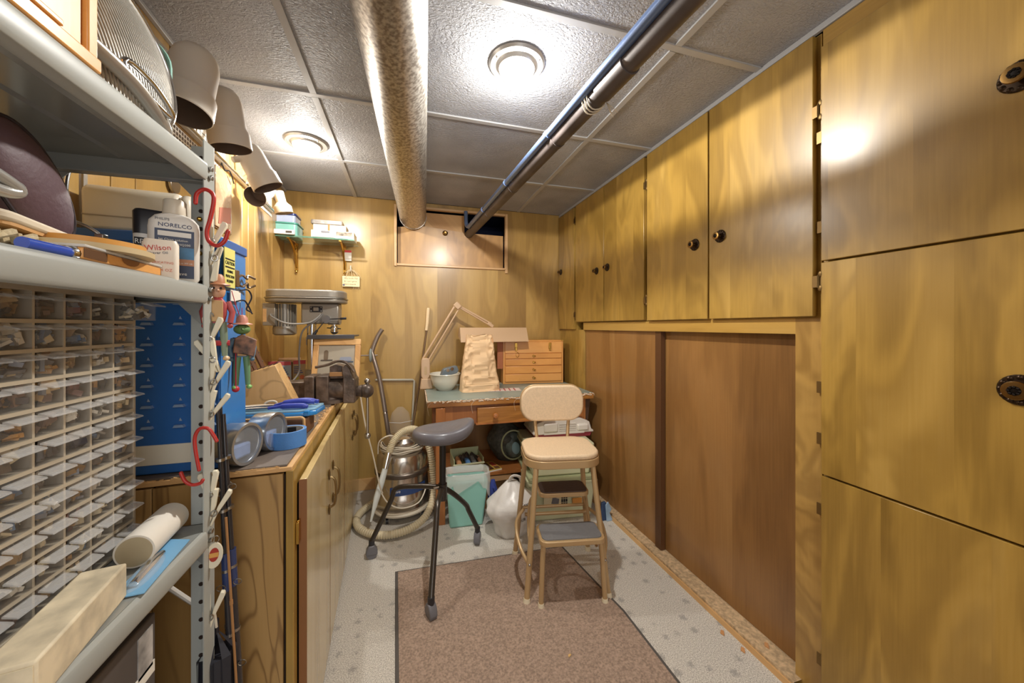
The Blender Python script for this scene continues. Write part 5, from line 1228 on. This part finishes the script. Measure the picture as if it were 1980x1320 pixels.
# ---- things on the top shelf
ZT = 1.52
t = T('wooden_drawer_box', 'small light wooden box with a framed front on the top shelf', 'box', (-.392, .60, ZT), 0)
P('box_body', G().box(-.2, -.006, -.30, 0, 0, .20), M_CHEST, t, bev=.002)
P('box_panel', G().box(-.006, -.003, -.29, -.018, .02, .19), wood('pale_oak_panel', 'd8a868', 'e6bc80', 'f0cc94', band=.5, rough=.4, ring=.2), t)
P('frame_strip', G().box(-.006, .002, -.014, .001, 0, .20), M_CHEST, t, bev=.002); P('frame_strip', G().box(-.006, .006, -.30, .001, 0, .018), M_CHEST, t, bev=.002)
P('sliding_lip', G().box(-.006, .008, -.29, -.055, .018, .026), M_CHEST, t, bev=.002)
fan = T('oval_heater', 'silver oval heater with ribbed grille and loop handle on the top shelf', 'heater', (-.455, .735, ZT), 0, rot=(0, 0, R(-8)))
fan.scale = (.86, .86, .86)
Mf = Matrix.Translation((0, 0, .145)) @ Matrix.Rotation(R(14), 4, 'X') @ Matrix.Rotation(R(80), 4, 'Y')
M_SIL = plain('silver_plastic', 'b4b0a8', .22, .5)
P('housing', G().lathe([(0, -.05), (.07, -.048), (.115, -.03), (.128, 0), (.13, .006), (.122, .014), (.116, .012)], n=48, M=Mf, sx=1.1, sy=.85), M_SIL, fan, smooth=50)
P('grille', G().lathe([(.117, .010), (.09, .020), (.05, .027), (0, .030)], n=48, M=Mf, sx=1.1, sy=.85), M_SIL, fan, smooth=True)
g = G()
for k in range(34):
    y = -.092+.0056*k; hw_ = .120*1.1*math.sqrt(max(0, 1-(y/.098)**2))
    if hw_ < .01: continue
    pts = []
    for q_ in range(9):
        x = -hw_+2*hw_*q_/8; rr = math.sqrt((x/1.1)**2+(y/.85)**2)/.12
        pts.append(Mf @ Vector((x, y, .031-.020*rr**2)))
    g.tube(pts, .0012, 4, caps=False)
P('grille_ribs', g, plain('rib_grey', 'c2beb6', .3, .4), fan, stuff=True)
P('rim', G().tube([Mf @ Vector((.128*1.1*math.cos(a*PI/30), .128*.85*math.sin(a*PI/30), .010)) for a in range(60)], .005, 8, closed=True), M_CHROME, fan, smooth=True)
P('loop_handle', G().tube(cr_path([(.045, -.03, .10), (.055, .01, .085), (.06, .045, .055), (.055, .05, .045), (.05, .02, .055), (.045, -.035, .08)], 8, closed=True), .0055, 10, closed=True), M_CHROME, fan, smooth=True)
P('handle_arm', G().tube(cr_path([(.04, -.10, .085), (.045, -.02, .065), (.04, .05, .03), (.02, .08, .02), (-.0, .07, .03)], 8), [.013]*33, 12, flat=.6), M_SIL, fan, smooth=True)
P('foot', G().prism([(-.04, -.07), (.04, -.07), (.045, .05), (-.04, .06)], 0, .022), plain('clear_grey', '8c9494', .15), fan, bev=.006)
t = T('teal_lid', 'dark teal rounded lid standing behind the silver heater', 'lid', (-.56, .90, ZT+.02), 0, rot=(0, 0, R(30)))
P('lid_disc', G().prism(rrect(.16, .22, .05, 6, 0, .14), -.006, .006, 'y'), plain('dark_teal', '2f6a60', .35), t, bev=.003)
P('lid_rim', G().tube([(p[0], -.007, p[1]) for p in rrect(.16, .22, .05, 6, 0, .14)], .004, 6, closed=True), plain('teal_rim', '86b4a8', .35), t, smooth=True)

# ---------------------------------------------------------------- things hung from the shelf post
def wire(pts, r, mat, name, label, cat, closed=False, group=None, Y=.88, extra=None):
    W3 = [at(u, v, Y=Y) for u, v in pts]; o0 = W3[0]
    t = T(name, label, cat, o0, group=group)
    P('rod', G().tube(cr_path([p-o0 for p in W3], 6), r, 10), mat, t, smooth=True)
    for e in (W3[0], W3[-1]): P('rod_tip', G().ball(e-o0, r*1.02, 8), mat, t, smooth=True)
    return t
wire([(378, 392), (381, 374), (396, 366), (411, 375), (413, 392), (406, 425), (400, 448), (404, 466), (419, 475), (434, 466), (441, 447)], .0037, M_RED, 'plastic_hook', 'red coated S hook hanging high on the shelf post', 'hook', Y=.842)
wire([(385, 908), (378, 870), (377, 845), (386, 829), (402, 828), (412, 840), (419, 852)], .0032, M_RED, 'plastic_hook', 'red coated hook loop beside the blue cabinet at mid height', 'hook', Y=.842)
wire([(350, 914), (358, 930), (372, 937), (387, 934), (392, 928)], .0032, M_RED, 'plastic_hook', 'lowest red coated hook end below the blue cabinet', 'hook', Y=.842)
M_PIN = plain('ivory_plastic', 'e4dcc4', .4)
def pin(u, v, ang, label, Y=.885, s=1.0, X=None):
    o0 = at(u, v, Y=Y)
    t = T('clothes_peg', label, 'clothes peg', o0, group='ivory plastic pegs hanging on the shelf post', rot=(0, R(ang), R(10)))
    for k, sgn in ((0, -1), (1, 1)):
        g = G().prism([(sgn*.001, -.004), (sgn*.006, -.002), (sgn*.017*s, .040*s), (sgn*.015*s, .046*s), (sgn*.008*s, .047*s), (sgn*.002, .014)], -.005+.001*k, .005+.001*k, 'y')
        g.prism([(sgn*.001, -.004), (sgn*.006, -.002), (sgn*.004, -.026*s), (sgn*.0005, -.028*s)], -.004, .004, 'y')
        P('peg_arm', g, M_PIN, t, bev=.0012)
    P('peg_spring', G().tube([(.005*math.cos(a*PI/6), -.006, .006*math.sin(a*PI/6)) for a in range(12)], .0014, 6, closed=True), M_STEEL, t, smooth=True)
pins = [(410, 468, 12, 'ivory plastic peg hanging just under the top red hook'), (417, 500, -160, 'ivory peg upside down above the hanging string figure'),
        (405, 655, 8, 'ivory peg beside the hanging red capped figure'), (412, 695, -20, 'ivory peg hooked into the middle of the peg chain'), (414, 738, 15, 'ivory peg at the lower end of the upper peg chain'),
        (408, 800, 22, 'single wide open ivory peg beside the red hook'), (407, 955, -5, 'ivory peg at the height of the lower shelf'), (415, 990, 18, 'ivory peg clipped below its neighbour near the lower shelf'), (408, 1190, 10, 'ivory peg tied with string near the bottom of the post')]
for u, v, a, l in pins: pin(u, v, a, l, Y=.875)
g = G()
for (u0, v0), (u1, v1) in (((402, 385), (401, 445)), ((404, 600), (402, 640)), ((405, 740), (404, 775)), ((404, 820), (403, 905)), ((401, 905), (402, 930))):
    a, b = at(u0, v0, Y=.872), at(u1, v1, Y=.872)
    g.tube(cr_path([a, a.lerp(b, .5)+Vector((.004, 0, 0)), b], 4), .0012, 5)
for (u, v) in ((405, 612), (404, 772), (402, 920)):
    c = at(u, v, Y=.872); g.tube([c+Vector((.007*math.cos(a*PI/8), 0, .009*math.sin(a*PI/8))) for a in range(13)], .0013, 6)
o = P('peg_wire', g, M_STEEL); tag(o, 'thin wire links joining the peg chain down the post', 'wire')
t = T('key_tag', 'oval cream key tag with red emblem hanging below the lower pegs', 'tag', at(416, 1050, Y=.87), 0, rot=(0, R(4), R(15)))
P('tag_disc', G().prism([(.0145*math.cos(a*PI/12), -.024+.026*math.sin(a*PI/12)) for a in range(24)], -.002, .002, 'y'), M_PIN, t, bev=.0008)
P('emblem', G().prism([(.008*math.cos(a*PI/8), -.022+.014*math.sin(a*PI/8)) for a in range(16)], -.0026, -.002, 'y'), plain('emblem_red', 'a8301c', .5), t)
P('emblem_band', G().box(-.0075, .0075, -.003, -.0026, -.027, -.018), plain('emblem_gold', 'd8a050', .5), t)
P('tag_ring', G().tube([(.006*math.cos(a*PI/8), 0, .008+.007*math.sin(a*PI/8)) for a in range(16)], .0009, 6, closed=True), M_STEEL, t, smooth=True)
# string figures (wooden jumping jacks)
def figure(name, label, p, s, cols, hat, frog=False):
    t = T(name, label, 'puppet', p, 0, rot=(0, 0, R(20)))
    c = [plain('paint_'+k, k, .45) for k in cols]     # skin, coat, trousers, hat, shoes
    P('torso', loft([sc(.020*s, .014*s, -.075*s, .005), sc(.026*s, .018*s, -.060*s, .006), sc(.028*s, .018*s, -.040*s, .006), sc(.014*s, .012*s, -.030*s, .004)]), c[1], t, smooth=50)
    P('waistcoat', G().box(-.008*s, .008*s, -.0105*s, -.008*s, -.072*s, -.034*s), plain('paint_tan', 'c8a068', .5), t, bev=.001)
    h = P('head', G().ball((0, 0, -.016*s), (.0115*s, .012*s, .016*s) if not frog else (.015*s, .015*s, .011*s), 16), c[0], t, smooth=True)
    P('nose', G().ball((.001*s, -.013*s, -.016*s), (.003*s, .006*s, .003*s), 8), c[0], h, smooth=True)
    for sx in (-1, 1): P('eye', G().ball((sx*.005*s, -.0105*s, -.012*s), .0022*s, 8), M_BLACK, h, smooth=True)
    if hat: P('hat', G().lathe([(.019*s, -.006*s), (.018*s, -.004*s), (.011*s, -.002*s), (.010*s, .008*s), (.006*s, .014*s), (0, .015*s)], n=18), c[3], t, smooth=40)
    for sx in (-1, 1):
        P('arm', G().tube([(sx*.014*s, 0, -.036*s), (sx*.021*s, -.002, -.055*s), (sx*.018*s, -.006*s, -.075*s)], [.0052*s, .0048*s, .0042*s], 10).ball((sx*.018*s, -.006*s, -.080*s), .0045*s, 8), c[1], t, smooth=True)
        l = P('leg', G().tube([(sx*.007*s, 0, -.073*s), (sx*.009*s, -.002*s, -.10*s), (sx*.010*s, 0, -.135*s)], [.0062*s, .0058*s, .0044*s], 10), c[2], t, smooth=True)
        P('shoe', G().ball((sx*.0125*s, -.006*s, -.139*s), (.0055*s, .010*s, .0045*s), 10), c[4], l, smooth=True)
    P('cord', G().cyl((0, 0, 0), (0, 0, .03*s), .0008, n=5), plain('string_red', 'c02840', .5), t)
    return t
f1 = figure('string_figure', 'wooden string figure with tan hat and red jacket on the post', at(421, 545, Y=.89), 1.15, ('d0a080', 'a84848', '7c8c78', 'b8805c', 'd0b088'), True)
P('boot_band', G().cyl((-.02, 0, -.128), (.02, 0, -.128), .006, n=8), plain('paint_redband', 'b02c34', .5), f1)
P('neck_scarf', G().lathe([(.008, -.035), (.009, -.031), (.007, -.028)], n=14), plain('paint_redband', 'b02c34', .5), f1)
f2 = figure('string_figure', 'green frog jester puppet with patterned jacket hanging beside the blue cabinet', at(468, 622, Y=1.03), 1.15, ('6c9058', '5c7c94', '6a9470', 'c88a78', '7cb060'), True, frog=True)
P('patterned_jacket', G().prism([(-.018, -.075), (.024, -.085), (.030, -.045), (.0, -.030), (-.014, -.040)], -.014, .010, 'y'), plain('patchwork', '8a6048', .5, var=.9, bscale=120), f2, bev=.002)
P('pull_string', G().cyl((-.012, -.01, -.06), (-.012, -.01, -.155), .0012, n=6), plain('string_red', 'c02840', .5), f2)
P('pull_bead', G().ball((-.012, -.01, -.163), .0078, 14), plain('bead_red', 'c03040', .4), f2, smooth=True)
P('hang_string', G().tube([(0, 0, .0), (-.012, 0, .04), (-.02, 0, .075)], .0009, 5), plain('string_red', 'c02840', .5), f2)

# ---------------------------------------------------------------- fishing rods and umbrella by the post
M_RODB = plain('rod_black', '2c2a2e', .25, coat=.5)
M_RODN = plain('rod_navy', '2a3a68', .25, coat=.5)
rods = [((421, 790), (449, 1320), .0075, 'dark fishing rod section nearest the shelf post'), ((432, 800), (461, 1320), .0085, 'thick navy and black fishing rod in the middle of the bundle'), ((427, 770), (443, 1320), .005, 'thin dark fishing rod with small line guides at the left')]
for k, (a, b, r, lab) in enumerate(rods):
    Yk = .915+.014*k
    A, B = at(*a, Y=Yk), at(*b, Y=Yk); D = (B-A)/(A.z-B.z)
    E = A+D*(A.z-.0)
    t = T('fishing_rod', lab, 'fishing rod', (E.x, E.y, 0), group='fishing rods standing beside the workbench')
    o_ = Vector((E.x, E.y, 0)); f = lambda z: (E-D*z)-o_
    P('blank', G().tube([f(0), f(.45), f(A.z)], [r, r, r*.45], 12), M_RODB, t, smooth=True)
    P('grip_wrap', G().tube([f(.62), f(.70)], r*1.12, 12), M_RODN, t, smooth=True)
    P('grip_wrap', G().tube([f(.32), f(.36)], r*1.15, 12), M_RODN, t, smooth=True)
    for z in (.52, .66, .79, .9): P('ferrule', G().tube([f(z), f(z+.006)], r*1.15, 12), M_STEEL, t, smooth=True)
    for z in (.45, .63, .84):
        c = f(z)+Vector((.012 if k else -.008, -.008, 0)); P('line_guide', G().tube([c+Vector((.008*math.cos(a_*PI/7), 0, .006*math.sin(a_*PI/7))) for a_ in range(14)], .001, 6, closed=True).cyl(c+Vector((-.006, .0, -.003)), f(z-.02), .0008, n=5), M_STEEL, t, smooth=True)
t = T('tan_rod', 'thin tan bamboo rod standing between the dark fishing rods', 'rod', (0, 0, 0))
P('cane', G().tube([at(437, 1000, Y=.90), at(457, 1320, Y=.90), at(478, 1660, Y=.90)], .0025, 8), plain('cane_tan', 'a87848', .5), t, smooth=True)
P('cane_joint', G().tube([at(447, 1160, Y=.90), at(447.5, 1168, Y=.90)], .0034, 8), plain('cane_tan', 'a87848', .5), t, smooth=True)
u0 = at(418, 1215, Y=.90)
t = T('folded_umbrella', 'folded black umbrella standing on end behind the shelf post', 'umbrella', (u0.x, u0.y, 0))
h = u0.z
g = G()
for k in range(7):
    a = 2*PI*k/7; g.add([(0, 0, h), (.032*math.cos(a), .03*math.sin(a), h-.05), (.036*math.cos(a+.45), .033*math.sin(a+.45), h-.05), (.034*math.cos(a+.2), .03*math.sin(a+.2), .1), (.028*math.cos(a+.5), .025*math.sin(a+.5), .1)], [(0,1,2), (1,3,4,2)])
g.lathe([(.029, h-.05), (.031, .12), (.01, .06)], n=20)
P('canopy', g, plain('umbrella_black', '26262e', .6, bump=.2, bscale=60), t)
P('ferrule', G().cyl((0, 0, h-.01), (0, 0, h+.02), .005, n=10), M_BLACK, t)
P('handle', G().cyl((0, 0, 0), (0, 0, .1), .01, n=12), M_BLACK, t)
P('wrist_cord', G().tube(cr_path([(-.01, -.01, h), (-.015, -.015, h+.05), (.0, -.015, h+.06), (.005, -.01, h+.01)], 6), .0025, 6), M_CREAM, t, smooth=True)

# ---------------------------------------------------------------- spotlights on their track, things on the left wall
tr = T('light_track', 'white light track mounted high along the left wall', 'light track', (-.688-.047*1.7, 1.7, 2.01), 2.69)
P('track_rail', G().box(0, .03, -.65, .95, -.018, .018), M_WHITE, tr, bev=.002)
P('track_slot', G().box(.0295, .0305, -.64, .94, -.005, .005), M_DARK, tr)
def spot(u, v, X, s, tx, tz, label, small=False, rz=0):
    c = at(u, v, X=X)
    t = T('spotlight', label, 'spotlight', c, group='track spotlights along the left wall', rot=(R(tx), R(tz), R(rz)))
    if not small:
        pf = [(.0, .105), (.02, .103), (.04, .093), (.052, .075), (.057, .05), (.058, -.035), (.064, -.048), (.0655, -.052), (.0665, -.108), (.064, -.11)]
        pi_ = [(.062, -.109), (.060, -.06), (.05, -.03), (0, -.02)]
        P('shade', G().lathe([(r*s, z*s) for r, z in pf], n=40, caps=False), M_LAMPG, t, smooth=35)
        P('lamp_interior', G().lathe([(r*s, z*s) for r, z in pi_], n=40, caps=False), plain('shade_inside', '6e5e54', .5), t, smooth=True)
        P('pivot_knob', G().cyl((-.05*s, -.035*s, .035*s), (-.068*s, -.05*s, .035*s), .014*s, n=16), M_LAMPG, t, smooth=True)
    else:
        pf = [(0, .075), (.024, .073), (.026, .07), (.026, .01), (.045, -.012), (.047, -.016), (.047, -.05), (.045, -.052)]
        P('shade', G().lathe([(r*s, z*s) for r, z in pf], n=36, caps=False), plain('spot_enamel', 'b8ab9a', .4), t, smooth=35)
        P('lamp_interior', G().lathe([(.0445*s, -.051*s), (.043*s, -.03*s), (.036*s, -.012*s), (0, -.01*s)], n=36, caps=False), plain('warm_inside', 'b8a890', .5), t, smooth=True)
        P('lamp_bulb', G().ball((0, 0, -.03*s), (.03*s, .03*s, .016*s), 14), M_CREAM, t, smooth=True)
    inv = (Matrix.Translation(c) @ Euler((R(tx), R(tz), R(rz))).to_matrix().to_4x4()).inverted()
    tp = Vector((-.688-.047*c.y+.03, c.y+.0, 2.01))
    P('stem', G().tube([inv @ tp, inv @ (tp+Vector((.02, 0, 0))), (-.04*s, 0, .04*s)], .007, 10), M_LAMPG, t, smooth=True)
spot(370, 155, -.585, .98, -12, 4, 'largest beige spotlight nearest the camera beside the silver heater')
spot(437, 228, -.60, .93, 6, -6, 'second beige spotlight from the camera with its opening showing')
spot(495, 320, -.62, .88, 8, -26, 'third beige spotlight tilted toward the room')
spot(507, 372, -.672, .70, -55, 10, 'small spotlight turned away toward the wall behind the third one')
spot(545, 395, -.66, .93, 8, -12, 'small white spotlight nearest the glass shelf', small=True)
def wallpt(y, z, off=0): return Vector((-.688-.047*y+off, y, z))
def flat(name, label, cat, y0, y1, z0, z1, mat, th=.002, off=.001):
    t = T(name, label, cat, wallpt(y0, z0, off+th), 0, rot=(0, 0, R(2.69)))
    P('sheet', G().box(-th, 0, 0, y1-y0, 0, z1-z0), mat, t)
    return t
t = flat('paper_sheet', 'white paper with black line drawing pinned above the wall rail', 'paper', 1.62, 1.86, 1.90, 2.04, M_PAPER)
g = G()
for k in range(4): g.box(.0, .001, .02+.05*k, .024+.05*k, .02, .12)
for k in range(3): g.box(0, .001, .02, .19, .035+.03*k, .038+.03*k)
P('drawn_lines', g, M_INK, t, stuff=True)
t = T('perforated_strip', 'white perforated strip fixed along the left wall below the rail', 'strip', wallpt(1.40, 1.80, .004), 0, rot=(0, 0, R(2.69)))
P('strip', G().box(-.004, 0, 0, .42, 0, .07), M_CREAM, t)
g = G()
for i in range(24):
    for j in range(4): g.box(0, .0006, .01+.017*i, .02+.017*i, .008+.016*j, .018+.016*j)
P('perforations', g, plain('hole_brown', '6a5848', .7), t, stuff=True)
t = T('wall_rail', 'thin chrome edged rail shelf along the left wall under the spotlights', 'rail', wallpt(1.25, 1.885, .0), 0, rot=(0, 0, R(2.69)))
P('rail_board', G().box(0, .02, 0, 1.25, 0, .012), M_WHITE, t, bev=.002)
P('rail_edge', G().tube([(.024, 0, .008), (.024, 1.25, .008)], .004, 8), M_CHROME, t, smooth=True)
for k, y in enumerate((1.92, 1.98, 2.04)):
    o0 = wallpt(y, 1.90, .03)
    t = T('wire_hook', ('first', 'middle', 'last')[k]+' bent wire hook on the wall rail under the second spotlight', 'hook', o0, group='wire hooks on the wall rail')
    P('hook_wire', G().tube(cr_path([(0, 0, 0), (.02, .01, .02), (.03, .02, -.01), (.02, .03, -.04), (.03, .04, -.03)], 5), .0022, 6), M_CREAM, t, smooth=True)
t = T('plastic_package', 'crinkled clear package with red and white card hanging on the left wall', 'package', wallpt(1.74, 1.60, .006), 0, rot=(0, 0, R(2.69)))
P('backing_card', G().box(-.002, 0, .0, .17, .0, .26), plain('card_peach', 'b8906c', .5, var=.3, bscale=20), t)
P('clear_front', G().box(.001, .006, .005, .165, .005, .255), plain('crinkled_clear', 'bfa080', .15, bump=1, bscale=30), t, bev=.002)
P('red_card', G().prism([(.03, .02), (.15, .05), (.15, .12), (.04, .09)], .0065, .0075, 'x'), plain('red_card', 'b06a58', .4), t)
t = T('black_hook', 'small black wire hook above the hanging clear package', 'hook', wallpt(1.80, 1.885, .012), 0)
P('hook_wire', G().tube(cr_path([(0, 0, 0), (.0, .03, -.02), (.01, .05, -.015), (.005, .10, -.05)], 5), .003, 6).tube([(0, .0, -.012), (0, 0, .012)], .003, 6), M_BLACK, t, smooth=True)
flat('cream_sheet', 'pale cream sheet pinned on the left wall behind the clear package', 'paper', 1.90, 2.02, 1.35, 1.80, plain('cream_sheet', 'c8ac7c', .6), off=.002)
flat('pinned_card', 'white card pinned to the wall planks under the farthest spotlight', 'paper', 2.28, 2.52, 1.86, 1.98, M_PAPER)
t = T('hand_drill_key', 'small grey metal tool hanging on the wall seen through the shelves', 'tool', wallpt(1.45, 1.66, .012), 0, rot=(0, 0, R(2.69)))
P('tool_disc', G().prism([(.028*math.cos(a*PI/8), .028*math.sin(a*PI/8)) for a in range(16)], -.004, .004, 'x'), M_STEEL, t, bev=.001)
P('tool_pin', G().cyl((0, 0, .02), (0, 0, .06), .004, n=8).cyl((0, 0, -.02), (0, 0, -.055), .0025, n=8), M_STEEL, t, smooth=True)
t = T('black_cable', 'thin black cable hanging down the left wall behind the shelves', 'cable', wallpt(1.06, 1.5, .008), 0)
P('cable', G().tube(cr_path([(0, 0, .5), (.0, .0, .16), (-.001, .0, .08), (-.0, -.02, .0), (0, -.015, -.15)], 6), .003, 8), M_BLACK, t, smooth=True)
P('cable_clip', G().cb((.001, 0, .3), (.01, .012, .006)), M_WHITE, t)
t = T('metal_bar', 'narrow grey metal bar hanging on the wall beside the black cable', 'bar', wallpt(1.085, 1.40, .006), 0, rot=(0, 0, R(2.69)))
P('bar', G().box(-.002, .002, 0, .012, 0, .6), M_HAMMER, t)
P('bar_end', G().cyl((-.003, .006, .01), (.003, .006, .01), .009, n=12), M_HAMMER, t)
